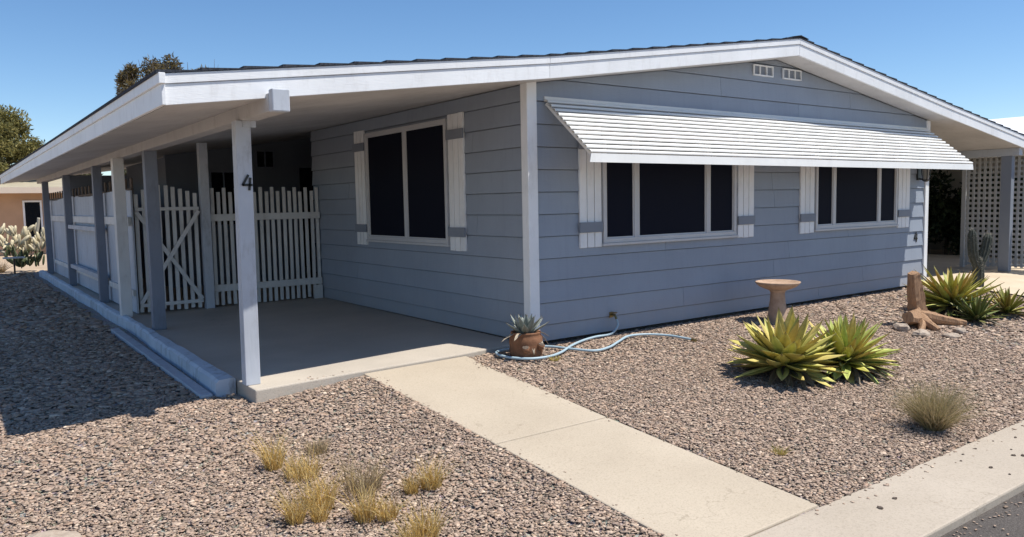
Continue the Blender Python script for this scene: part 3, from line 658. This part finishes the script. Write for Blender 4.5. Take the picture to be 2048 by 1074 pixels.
# potted agave
pt = empty('potted_agave', (-.34, -.36, -.045)); tag(pt, 'grey-leaved agave in a squat brown clay pot by the corner post', 'potted plant')
m = MB(); m.lathe([(.125, 0), (.148, .02), (.155, .06), (.15, .10), (.157, .14), (.15, .19), (.135, .215), (.142, .225), (.140, .235), (.122, .235), (.12, .20), (.0001, .195)], 30); m.build('pot', M['terra'], pt, smooth=True)
for an, z0 in ((-128, .085), (-72, .10)):       # pocket openings of the strawberry jar
    a = R(an); ca_, sa_ = math.cos(a), math.sin(a); m = MB()
    m.tube([(.140*ca_, .140*sa_, z0-.030), (.158*ca_, .158*sa_, z0), (.170*ca_, .170*sa_, z0+.030)], [.012, .030, .036], 12); pk = m.build('pocket', M['terra'], pt, smooth=True)
    m = MB(); m.tube([(.169*ca_, .169*sa_, z0+.029), (.1715*ca_, .1715*sa_, z0+.034)], [.029, .029], 12); m.build('soil_shade_disc', M['bark'], pk)  # dark soil disc also stands in for the shaded hollow of the pocket
gl = [leaf_mesh('leaf', .21, .058, random.uniform(-.15, .25), .3, (.20, .24, .22), (.46, .48, .42), mid=.2) for _ in range(4)]
dl = [leaf_mesh('leaf', .19, .045, random.uniform(-.5, -.3), .2, (.42, .34, .25), (.55, .47, .36), mid=.2) for _ in range(2)]
for i in range(22):
    t = (i+.5)/22; el = 82-62*t+random.uniform(-6, 6)
    mt = Matrix.Translation((0, 0, .215)) @ Matrix.Rotation(R(i*137.5), 4, 'Z') @ Matrix.Translation((.02+.03*t, 0, 0)) @ Matrix.Rotation(-R(el), 4, 'Y') @ Matrix.Diagonal((.8+.25*t, 1, 1, 1))
    inst('leaf', random.choice(gl), pt, mt)
for az, el in ((-100, -42), (-20, -18), (-60, -30), (175, 5), (-150, 12), (-5, 2)):
    inst('leaf', random.choice(dl), pt, Matrix.Translation((0, 0, .225)) @ Matrix.Rotation(R(az), 4, 'Z') @ Matrix.Translation((.07, 0, 0)) @ Matrix.Rotation(-R(el), 4, 'Y'))

# garden hose
def smooth_path(P, k=6):
    P = [Vector(p) for p in P]; out = []
    for i in range(len(P)-1):
        p0 = P[max(i-1, 0)]; p1 = P[i]; p2 = P[i+1]; p3 = P[min(i+2, len(P)-1)]
        for j in range(k):
            t = j/k; out.append(.5*((2*p1)+(-p0+p2)*t+(2*p0-5*p1+4*p2-p3)*t*t+(-p0+3*p1-3*p2+p3)*t**3))
    out.append(P[-1]); return out
gz = lambda x, y: G(x, y)+.030
hp = [(1.06, -.10, .13), (1.055, -.12, .06)]+[(x, y, gz(x, y)) for x, y in ((.95, -.13), (.70, -.16), (.45, -.24), (.20, -.36), (-.04, -.50), (-.24, -.56), (-.43, -.53), (-.56, -.40), (-.58, -.25), (-.50, -.13), (-.30, -.10), (-.12, -.16), (.02, -.26), (.13, -.44), (.28, -.61), (.50, -.58), (.74, -.46), (1.0, -.34), (1.22, -.38), (1.38, -.52), (1.44, -.68), (1.46, -.79))]
m = MB(); m.tube(smooth_path(hp), .0125, 8); hz = m.build('garden_hose', M['hose'], smooth=True); tag(hz, 'pale blue garden hose looped around the pot and across the gravel', 'hose')
m = MB(); m.tube([(1.458, -.775, gz(1.46, -.78)), (1.464, -.83, gz(1.46, -.8)-.004)], .016, 10); m.build('coupling', M['brass'], hz)

# driftwood
dw = empty('driftwood_stump', (4.45, -1.55, G(4.45, -1.55))); tag(dw, 'upright brown driftwood stump with spreading roots', 'driftwood')
def gnarly(path, rads, n=10, seed=1, name='root', amp=.2):
    rs = random.Random(seed); m = MB(); pp = smooth_path(path, 5); k = len(pp)
    rr = []
    for i in range(k):
        t = i/(k-1)*(len(rads)-1); a = int(min(t, len(rads)-2)); rr.append(rads[a]+(rads[a+1]-rads[a])*(t-a))
    m.tube(pp, rr, n)
    ph = [rs.uniform(.78, 1.22) for _ in range(n)]
    for i in range(k):
        for j in range(n):
            q = Vector(m.v[i*n+j]); d = q-pp[i]; m.v[i*n+j] = tuple(pp[i]+d*(ph[j]*(1+amp*rs.uniform(-.4, .4))))
    o = m.build(name, M['driftwood'], dw, smooth=False); return o
gnarly([(.09, .02, -.03), (.04, .02, .22), (-.03, .01, .44), (-.09, .0, .62)], [.10, .092, .082, .055], 12, 3, 'trunk')
gnarly([(.0, .0, .10), (.12, -.06, .09), (.30, -.18, .04), (.52, -.32, .0)], [.09, .07, .06, .03], 9, 4)
gnarly([(.02, -.02, .08), (.16, .05, .14), (.22, .08, .24)], [.07, .06, .05], 9, 5)
gnarly([(.0, -.02, .10), (-.06, -.16, .05), (-.09, -.30, -.01)], [.08, .05, .03], 8, 6)
gnarly([(.0, .0, .12), (-.16, -.04, .11), (-.30, -.06, .13)], [.10, .09, .07], 10, 7)
gnarly([(.0, .0, .06), (-.14, -.14, .04), (-.34, -.22, -.02)], [.07, .05, .03], 8, 8)
gnarly([(.1, -.05, .05), (.34, -.05, .05), (.60, -.16, .02)], [.05, .045, .02], 8, 9)
def rock(x, y, s, label, seed, mat='rock', z=None, name='rock', cat='rock', group=None, flat=.55):
    rs = random.Random(seed); m = MB(); n1, n2 = 9, 6
    fx, fy = rs.uniform(.8, 1.3), rs.uniform(.7, 1.1); ph = rs.uniform(0, 6)
    for i in range(n2+1):
        th = math.pi*i/n2
        for j in range(n1):
            an = 2*math.pi*j/n1; r = s*(1+.18*math.sin(2*an+ph+th)+.1*rs.uniform(-1, 1)) if 0 < i < n2 else s
            m.v.append((r*math.sin(th)*math.cos(an)*fx, r*math.sin(th)*math.sin(an)*fy, r*math.cos(th)*flat)); m.c.append((1, 1, 1))
    for i in range(n2):
        for j in range(n1): m.f.append((i*n1+j, (i+1)*n1+j, (i+1)*n1+(j+1) % n1, i*n1+(j+1) % n1))
    o = m.build(name, M[mat]); o.location = (x, y, (G(x, y) if z is None else z)+s*flat*.45); tag(o, label, cat, group); return o
rock(4.02, -1.60, .10, 'pale curved rock left of the driftwood stump', 1); rock(3.95, -1.86, .085, 'light grey rock in front of the driftwood roots, second from the left', 2)
rock(4.16, -2.07, .095, 'flat tan rock in front of the driftwood stump', 3, flat=.35); rock(4.50, -2.02, .075, 'whitish lump of rock before the driftwood roots', 4)
rock(4.82, -1.62, .06, 'small pale rock on the right-hand driftwood root', 5)
rock(-4.30, -1.80, .13, 'cream coloured rock at the bottom left corner of the yard', 6, flat=.3)

# two-armed cactus
cc = empty('cactus', (8.12, -.66, -.06)); cc.scale = (.85, .85, .92); tag(cc, 'two-armed spiny grey-green cactus in front of the lattice', 'cactus')
def cact(path, rads, name, seed):
    rs = random.Random(seed); m = MB(); pp = smooth_path(path, 6); k = len(pp); n = 20
    rr = [np.interp(i/(k-1)*(len(rads)-1), range(len(rads)), rads) for i in range(k)]; m.tube(pp, rr, n)
    for i in range(k):
        for j in range(n):
            if j % 2: q = Vector(m.v[i*n+j]); m.v[i*n+j] = tuple(pp[i]+(q-pp[i])*.82)
    o = m.build(name, M['cactus'], cc, smooth=False)
    s = MB()
    for _ in range(260):
        i = rs.randrange(1, k-1); d = Vector((rs.gauss(0, 1), rs.gauss(0, 1), rs.gauss(0, .8))).normalized(); a = pp[i]+d*rr[i]*.85+(pp[i+1]-pp[i])*rs.random(); b_ = a+d*rs.uniform(.025, .05)
        q = d.cross(Vector((rs.gauss(0, 1), rs.gauss(0, 1), 1))).normalized()*.0022; q2 = d.cross(q).normalized()*.0022; s.add([a-q, a+q, a+q2, b_], [(0, 1, 3), (1, 2, 3), (2, 0, 3)])
    tag(s.build('spines', M['spine'], o), kind='stuff')
cact([(0, 0, 0), (0, 0, .2), (.01, .0, .33)], [.10, .105, .09], 'stem', 1)
cact([(.01, 0, .28), (-.06, .02, .42), (-.13, .04, .60), (-.16, .05, .88), (-.16, .05, .98)], [.07, .075, .085, .075, .02], 'arm', 2)
cact([(.01, 0, .28), (.05, -.02, .42), (.12, -.05, .60), (.17, -.07, .82), (.175, -.07, .90)], [.07, .075, .085, .08, .02], 'arm', 3)
cact([(-.04, -.02, .30), (-.03, -.03, .42), (-.04, -.03, .50)], [.04, .05, .02], 'arm', 4)

# fine grasses and dry shrubs
def blades(n, r, h, spread, cols, wd=.003, seg=3, droop=.3, seed=0):
    rs = np.random.default_rng(seed); V = []; F = []; C = []
    an = rs.random(n)*6.283; rr = r*np.sqrt(rs.random(n)); bx = np.c_[rr*np.cos(an), rr*np.sin(an), np.zeros(n)]
    d = np.c_[np.cos(an), np.sin(an), np.zeros(n)]*spread*rs.random(n)[:, None]+rs.normal(size=(n, 3))*.18*spread; d[:, 2] = 1; d /= np.linalg.norm(d, axis=1)[:, None]
    hh = h*(.45+.6*rs.random(n)); side = np.cross(d, rs.normal(size=(n, 3))); side /= np.linalg.norm(side, axis=1)[:, None]
    cv = rs.normal(size=(n, 3))*droop; cv[:, 2] = -abs(cv[:, 2])*.6
    L = []
    for i in range(seg+1):
        t = i/seg; p = bx+d*(hh*t)[:, None]+cv*(hh*t*t)[:, None]; w_ = wd*(1-t*.85); L.append(p-side*w_); L.append(p+side*w_)
    V = np.stack(L, 1).reshape(-1, 3); k = 2*(seg+1); base = np.arange(n)*k
    F = np.concatenate([np.c_[base+2*i, base+2*i+1, base+2*i+3, base+2*i+2] for i in range(seg)])
    cc_ = np.array(cols)[rs.integers(0, len(cols), n)]*(.7+.6*rs.random(n))[:, None]
    return V, F, np.repeat(cc_, k, 0)
DRY = [(.62, .43, .14), (.68, .50, .20), (.55, .36, .11), (.70, .56, .28)]
tufts = [(-3.10, -1.46, .05, .26, 'tall thin'), (-3.00, -1.66, .10, .17, 'bushy'), (-2.78, -1.37, .07, .10, 'low curled'), (-3.24, -2.19, .045, .22, 'upright golden'), (-3.07, -2.10, .08, .24, 'dense golden'),
         (-3.13, -2.24, .04, .12, 'tiny'), (-2.93, -2.36, .05, .22, 'narrow golden'), (-2.79, -2.05, .10, .24, 'wide brownish'), (-2.83, -2.42, .05, .15, 'small wispy'), (-2.47, -2.26, .055, .20, 'isolated upright'),
         (-2.59, -2.25, .035, .12, 'faint thin'), (-2.77, -2.72, .06, .20, 'wispy'), (-2.90, -2.78, .04, .18, 'short golden')]
places = ['leftmost of the dry tufts', 'right beside the leftmost tuft', 'highest up in the cluster', 'lower left of the cluster', 'in the middle of the cluster', 'tucked under the middle tuft', 'front centre of the cluster',
          'behind the narrow golden one', 'right of the narrow golden one', 'nearest the walkway', 'next to the isolated one', 'at the bottom edge on the right', 'at the very bottom of the photo']
for i, ((x, y, r, h, kd), pl) in enumerate(zip(tufts, places)):
    V, F, C = blades(int(130+1100*r), r, h*1.08, .34, DRY if i not in (7, 2) else [(.42, .33, .2), (.36, .28, .17), (.55, .42, .24)], .0022, seed=i+40, droop=.35)
    o = inst('grass_tuft', np_mesh('grass_tuft', V, F, M['grass'], C)); o.location = (x, y, G(x, y)); tag(o, f'{kd} dry yellow grass tuft, {pl}', 'grass tuft', 'dry grass tufts on the left gravel')
for x, y, lb in ((-.20, -.60, 'tiny yellow weed beside the hose in front of the pot'), (-.40, -3.1, 'small tan weed at the walkway edge near the kerb'), (3.7, -3.35, 'green-yellow weed by the kerb at the right edge')):
    V, F, C = blades(90, .04, .07, .9, [(.5, .45, .1), (.55, .4, .2)], .003, seed=int(x*100+500)); o = inst('weed', np_mesh('weed', V, F, M['grass'], C)); o.location = (x, y, G(x, y)); tag(o, lb, 'weed')
V, F, C = blades(2300, .06, .40, .95, [(.36, .29, .14), (.46, .36, .20), (.28, .25, .11), (.54, .43, .27)], .0016, seg=4, seed=5, droop=.25)
o = inst('dry_shrub', np_mesh('dry_shrub', V, F, M['grass'], C)); o.location = (.96, -3.42, G(.96, -3.42)); tag(o, 'wispy olive-brown dry shrub near the kerb strip', 'shrub')
# kerb debris
PEB = ['tiny dark pebble on the kerb strip, midway along its gravel side', 'tiny pebble on the kerb strip, nearest the gravel left of the dry shrub', 'dark pebble on the kerb strip, near the right edge and the gravel',
       'dark pebble right of centre on the kerb strip, above the road edge', 'oval dark pebble in the middle width of the kerb strip', 'speck-like pebble on the kerb strip, left of the oval one', 'round dark pebble on the kerb strip right above the curled leaf',
       'small pebble on the kerb strip, closest to the road edge', 'small pebble on the kerb strip, above the right-hand pair', 'largest pebble at the right edge of the kerb strip', 'smallest pebble on the kerb strip, by the gravel at the right']
for i, (x, y, s) in enumerate([(.79, -3.77, .009), (.61, -3.77, .009), (1.25, -3.83, .011), (.83, -3.98, .012), (.48, -3.99, .013), (.47, -3.82, .008), (-.45, -3.88, .012), (.44, -4.11, .009), (.95, -3.92, .008), (.87, -4.02, .014), (1.05, -3.77, .007)]):
    rock(x, y, s, PEB[i], 50+i, 'bark', z=-.305, name='pebble', cat='pebble', group='dark pebbles on the kerb strip')
o = rock(-.64, -3.90, .020, 'dark curled leaf on the kerb, largest speck beside the walkway end', 80, 'bark', z=-.305, name='fallen_leaf', cat='leaf', flat=.35)

# ------------------------------------------------------------------ gravel chips
def inside_clear(x, y):
    m = (x > -2.96) & (x < -2.78) & (y > .24)                   # edging
    m |= (x > -2.82) & (x < 0) & (y > -.20+.07*(x+2.8))             # slab
    m |= (x > -1.845) & (x < -.85) & (y < .05)
    m |= (x > 0) & (x < W+.05) & (y > -.03)
    m |= (x > 7.93) & (y > -1.45)
    m |= (x > 7.8) & (y > -.06)
    m |= (x > -3.07) & (x < -2.93) & (y > .26) & (y < 4.6)
    m |= y < -3.69
    return m
tmpl = []
for k in range(10):
    c = np.array([(sx, sy, sz) for sz in (-1, 1) for sy in (-1, 1) for sx in (-1, 1)], float)
    c *= rng.uniform(.45, 1.0, size=(8, 3)); c[4:, :2] *= rng.uniform(.55, .95); tmpl.append(c*np.array([1.3, .8, .22]))
tmpl = np.array(tmpl)
tf = np.array([(0, 2, 3), (0, 3, 1), (4, 5, 7), (4, 7, 6), (0, 1, 5), (0, 5, 4), (2, 6, 7), (2, 7, 3), (0, 4, 6), (0, 6, 2), (1, 3, 7), (1, 7, 5)])
PAL = np.array([1.16, 1.075, .985])*np.array([(.37, .305, .262), (.33, .27, .235), (.42, .35, .295), (.29, .24, .205), (.38, .29, .235), (.48, .41, .35), (.225, .185, .155), (.34, .285, .25), (.42, .335, .26), (.56, .49, .42)])
PW = np.array([.2, .18, .14, .11, .12, .06, .07, .06, .03, .03]); PW /= PW.sum()
def chips(name, x0, x1, y0, y1, dens, size, zoff=.0):
    n = int((x1-x0)*(y1-y0)*dens); x = rng.uniform(x0, x1, n); y = rng.uniform(y0, y1, n)
    dx, dy = x-CAM[0], y-CAM[1]; dep = dx*_f[0]+dy*_f[1]; lat = dx*_r[0]+dy*_r[1]
    keep = (~inside_clear(x, y)) & (dep > .8) & (np.abs(lat) < dep*.75+1.0)
    x, y = x[keep], y[keep]; n = len(x)
    t = tmpl[rng.integers(0, 10, n)]; s = size*np.minimum(2.1, rng.lognormal(0, .38, n))
    a = rng.uniform(0, 6.283, n); ca, sa = np.cos(a), np.sin(a)
    tx, ty = rng.normal(0, .12, n), rng.normal(0, .12, n)
    P = t*s[:, None, None]
    P[:, :, 2] += P[:, :, 0]*tx[:, None]+P[:, :, 1]*ty[:, None]
    X = P[:, :, 0]*ca[:, None]-P[:, :, 1]*sa[:, None]+x[:, None]; Y = P[:, :, 0]*sa[:, None]+P[:, :, 1]*ca[:, None]+y[:, None]
    bb_ = np.where(x < -1.9, -.04-.07*np.minimum(1, (-1.9-x)/1.0), -.04); g = np.maximum(bb_-.078*np.maximum(0, -y-.3), -.37)
    Z = P[:, :, 2]+(g+rng.uniform(-.004, .006, n)+zoff)[:, None]
    V = np.stack([X, Y, Z], 2).reshape(-1, 3); F = (np.arange(n)[:, None, None]*8+tf[None]).reshape(-1, 3)
    c = PAL[rng.choice(10, n, p=PW)]*rng.uniform(.8, 1.2, n)[:, None]
    return V, F, np.repeat(c, 8, 0)
parts = [chips('a', -7, 1.6, -3.7, -1.2, 7000, .0090), chips('a2', 1.6, 4.2, -3.7, -1.2, 4200, .0112), chips('b', -7, 4.2, -1.2, .4, 4000, .0112), chips('c', 4.2, 9, -3.7, .1, 1100, .019), chips('d', -7.5, -3.0, .4, 5, 1000, .022), chips('e', -7.5, -3.0, 5, 16.4, 260, .04)]
def strays(n, fn, size):
    t = tmpl[rng.integers(0, 10, n)]; s = size*rng.lognormal(0, .35, n); p = np.array([fn() for _ in range(n)]); a = rng.uniform(0, 6.283, n)
    P = t*s[:, None, None]; X = P[:, :, 0]*np.cos(a)[:, None]-P[:, :, 1]*np.sin(a)[:, None]+p[:, :1]; Y = P[:, :, 0]*np.sin(a)[:, None]+P[:, :, 1]*np.cos(a)[:, None]+p[:, 1:2]
    Z = P[:, :, 2]+p[:, 2:3]+s[:, None]*.25; return np.stack([X, Y, Z], 2).reshape(-1, 3), (np.arange(n)[:, None, None]*8+tf[None]).reshape(-1, 3), np.repeat(PAL[rng.choice(10, n, p=PW)], 8, 0)
def _walk():
    y = random.uniform(-3.65, -.2); d = abs(random.gauss(0, .035)); return (-1.84+d if random.random() < .5 else -.86-d, y, zw(y))
def _kerb(): return (random.uniform(-1, 4), -3.70-abs(random.gauss(0, .05)), -.305)
def _road(): return (random.uniform(-1.5, 3), -4.23-abs(random.gauss(0, .10)), -.352)
def _slab(): x = random.uniform(-2.7, -1.9); return (x, -.17+.085*(x+2.7)+abs(random.gauss(0, .04)), 0)
parts += [strays(90, _walk, .0065), strays(80, _kerb, .0065), strays(260, _road, .007), strays(16, _slab, .007)]
o_ = 0; Vs = []; Fs = []; Cs = []
for V, F, C in parts: Vs.append(V); Fs.append(F+o_); Cs.append(C); o_ += len(V)
print('chips', o_//8)
gvl = inst('gravel', np_mesh('gravel', np.concatenate(Vs), np.concatenate(Fs), M['chips'], np.concatenate(Cs))); tag(gvl, 'pinkish grey crushed stone gravel covering the front and side yard', 'gravel', kind='stuff')

# ------------------------------------------------------------------ hedge behind the lattice
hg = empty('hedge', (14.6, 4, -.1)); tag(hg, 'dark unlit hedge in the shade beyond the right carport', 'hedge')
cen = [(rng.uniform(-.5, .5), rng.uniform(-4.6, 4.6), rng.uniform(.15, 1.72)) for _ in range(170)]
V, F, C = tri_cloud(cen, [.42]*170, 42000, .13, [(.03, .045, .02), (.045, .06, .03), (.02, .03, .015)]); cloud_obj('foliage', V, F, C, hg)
m = MB()
for i in range(9): m.tube([(0, -4.2+i, 0), (.05, -4.2+i, .6), (-.05, -4.1+i, 1.2)], [.05, .04, .02], 6)
m.build('trunk', M['bark'], hg)
# small bench seen in the right carport
bn = empty('wooden_bench', (11.2, 2.1, 0)); tag(bn, 'light wooden bench end showing in the dark right carport', 'bench')
m = MB(); m.box(-.35, .25, -.1, .14, .42, .45); m.build('seat', M['cream'], bn, bevel=.004)
for xx in (-.28, .18): m = MB(); m.box(xx, xx+.05, -.08, .12, -.01, .42); m.build('leg', M['bark'], bn)

# ------------------------------------------------------------------ neighbouring house at the back left
nh = empty('neighbour_house', (0, 27, -.1)); tag(nh, 'low peach stucco house with cream fascia behind the left yard', 'house')
m = MB(); m.box(-16, 8, 26, 34, -.12, 2.06); nb(m, 'wall', 'peach', nh)
m = MB(); m.box(-16.5, 8.5, 25.2, 25.26, 2.02, 2.22); nb(m, 'fascia', 'cream', nh)
m = MB(); m.hexa([(-16.5, 25.26, 2.06), (8.5, 25.26, 2.06), (8.5, 35, 2.06), (-16.5, 35, 2.06)], [(-16.4, 25.26, 2.21), (8.4, 25.26, 2.21), (6, 30, 2.75), (-14, 30, 2.75)]); nb(m, 'roof', 'roofgravel', nh)
for (a, b_) in ((-2.30, -1.72), (-7, -5.6)):
    wd = empty('window', (0, 0, 0), nh); wd.matrix_parent_inverse = Matrix.Translation(-nh.location); t = .06; f = MB()
    f.box(a, b_, 25.95, 25.999, .45, .51); f.box(a, b_, 25.95, 25.999, 1.72, 1.78); f.box(a, a+t, 25.95, 25.999, .51, 1.72); f.box(b_-t, b_, 25.95, 25.999, .51, 1.72); f.build('frame', M['white'], wd)
    g = MB(); g.box(a+t, b_-t, 25.97, 25.999, .51, 1.72); g.build('pane', M['glass2'], wd)
n2 = empty('distant_house', (3, 44, -.1)); tag(n2, 'distant cream house with pale low gable roof seen past the carport posts', 'house')
m = MB(); m.box(-4, 16, 44, 52, -.12, 2.3); nb(m, 'wall', 'beige', n2)
m = MB(); m.prism([(-4.5, 2.3), (16.5, 2.3), (6, 3.6)], lambda p, d: (p[0], d, p[1]), 43.5, 52.5); nb(m, 'roof', 'cream', n2)

# ------------------------------------------------------------------ trees
def tree(name, label, loc_, H, trunk_r, clumps, n, leaf, cols, squash=.7, cat='tree', elong=1.4):
    t = empty(name, loc_); tag(t, label, cat)
    m = MB(); m.tube(smooth_path([(0, 0, 0), (.1, 0, H*.3), (-.05, .05, H*.6), (0, 0, H*.9)]), list(np.linspace(trunk_r, trunk_r*.25, 19)), 8); m.build('trunk', M['bark'], t, smooth=True)
    for c, r in clumps:
        m = MB(); z0 = H*random.uniform(.35, .7); mid = Vector((c[0]*.4, c[1]*.4, (z0+c[2])/2)); m.tube([(0, 0, min(z0, c[2])), mid, c], [trunk_r*.35, trunk_r*.22, trunk_r*.08], 5); m.build('limb', M['bark'], t)
    V, F, C = tri_cloud([c for c, r in clumps], [r for c, r in clumps], n, leaf, cols, squash, elong=elong); tag(cloud_obj('crown', V, F, C, t), None)
    return t
rs = random.Random(4)
cl = []
for i in range(46):
    a = rs.uniform(0, 6.283); z = rs.uniform(1.6, 5.0); rad = 2.3*math.sin(math.pi*min(1, max(.12, (z-.9)/4.9)))**.7*rs.uniform(.45, 1); cl.append(((rad*math.cos(a), rad*math.sin(a), z), rs.uniform(.5, .8)))
tree('pine_tree', 'bushy olive-green pine above the roof at the far left', (-3.55, 29, -.1), 5.2, .22, cl, 70000, .10, [(.19, .175, .055), (.25, .22, .07), (.12, .12, .05), (.30, .26, .10)], .62)
cl = []
for i in range(40):
    a = rs.uniform(0, 6.283); z = rs.uniform(4.9, 6.6); rad = 1.9*rs.uniform(0, 1); cl.append(((rad*math.cos(a), rad*math.sin(a), z-.18*rad), rs.uniform(.22, .42)))
tt = tree('tamarisk_tree', 'half-bare brown and yellow treetop rising behind the carport roof', (2.3, 24, -.1), 6.3, .2, cl, 34000, .075, [(.17, .12, .04), (.22, .16, .045), (.12, .10, .06), (.20, .19, .15), (.11, .09, .07)], 1.2, elong=1.8)
# bare twigs of that treetop
m = MB()
for i in range(150):
    a = rs.uniform(0, 6.283); r1 = rs.uniform(.3, 2.0); z1 = rs.uniform(4.4, 5.7); x, y = r1*math.cos(a)+.2, r1*math.sin(a)
    L_ = rs.uniform(.5, 1.2); m.tube([(x*.8, y*.8, z1), (x, y, z1+L_*.5), (x+rs.uniform(-.12, .12), y, z1+L_)], [.022, .015, .004], 4)
tag(m.build('twigs', M['bark'], tt), kind='stuff')
for i, (x, y, h, lb) in enumerate(((-1.2, 38, 3.7, 'dull green shrubby tree behind the peach house, left one'), (3.5, 38, 4.2, 'dusty olive tree behind the peach house seen between the carport posts'), (7.0, 37, 4.0, 'grey-green tree behind the peach house, right one'), (-5.5, 37, 3.2, 'dark low tree over the peach house roof at the left edge'))):
    cl = [((rs.gauss(0, 1.3), rs.gauss(0, 1.0), rs.uniform(h*.4, h)), rs.uniform(.4, .7)) for _ in range(22)]
    tree('desert_tree', lb, (x, y, -.1), h, .14, cl, 12000, .14, [(.14, .13, .07), (.19, .17, .10), (.10, .10, .055)])

# pale prickly cluster in the neighbour's yard
pp = empty('prickly_pear', (-2.98, 16.9, -.12)); tag(pp, 'pale spiky prickly pear clump beside the end of the carport', 'cactus')
def pad(parent, c, r, ax, el, col):
    m = MB(); n = 12; th = r*.16
    for s_ in (1, -1):
        for k in range(n):
            an = 2*math.pi*k/n; m.v.append((r*.42*math.sin(an), s_*th*.4, r*1.25*(1-math.cos(an)))); m.c.append(col)
        m.v.append((0, s_*th, r*1.25)); m.c.append(col)
    for k in range(n):
        m.f.append((k, (k+1) % n, n)); m.f.append((n+1+(k+1) % n, n+1+k, 2*n+1)); m.f.append((k, n+1+k, n+1+(k+1) % n, (k+1) % n))
    o = m.build('pad', M['agave'], parent, smooth=True, col=True); o.matrix_local = Matrix.Translation(c) @ Matrix.Rotation(ax, 4, 'Z') @ Matrix.Rotation(el, 4, 'Y'); return o
for i in range(120):
    lv = rs.random(); c = Vector((rs.uniform(-.55, .55), rs.uniform(-.5, .5), .1+lv*.85)); c.x *= (.6+.5*lv)
    pad(pp, c, rs.uniform(.07, .14), rs.uniform(0, 3.14), rs.gauss(0, .5), (.66, .58, .40) if lv > .45 else (.09, .11, .05))
for a in ((-.85, 0, .95), (.35, 0, 1.35), (.5, .1, 1.15)):
    m = MB(); m.tube(smooth_path([(a[0]*.5, a[1], .5), (a[0]*.85, a[1], a[2]*.75), a]), .035, 7); m.build('shoot', M['spine'], pp, smooth=True)
ps = empty('plant_stand', (-3.30, 15.6, -.12)); tag(ps, 'small flat-topped metal stand beside the prickly pear', 'plant stand')
m = MB(); m.box(-.22, .22, -.12, .12, .42, .45); m.build('tray', M['white_old'], ps); m = MB(); m.tube([(0, 0, 0), (0, 0, .42)], .02, 8); m.build('stem', M['black'], ps); m = MB(); m.box(-.18, .18, -.12, .12, 0, .03); m.build('foot', M['black'], ps)
V, F, C = blades(260, .12, .35, .8, [(.5, .36, .2), (.42, .3, .17)], .006, seed=99); o = inst('dry_bush', np_mesh('dry_bush', V, F, M['grass'], C)); o.location = (-3.55, 17.2, -.12); tag(o, 'small reddish dry bush in the far left yard', 'shrub')
for i, (x, y, s, lb) in enumerate(((-2.75, 15.4, .10, 'white rock at the far end of the edging beam, right'), (-3.0, 15.6, .08, 'white rock at the far end of the edging beam, middle'), (-3.3, 15.3, .07, 'white rock at the far end of the edging beam, left'))): rock(x, y, s, lb, 200+i)
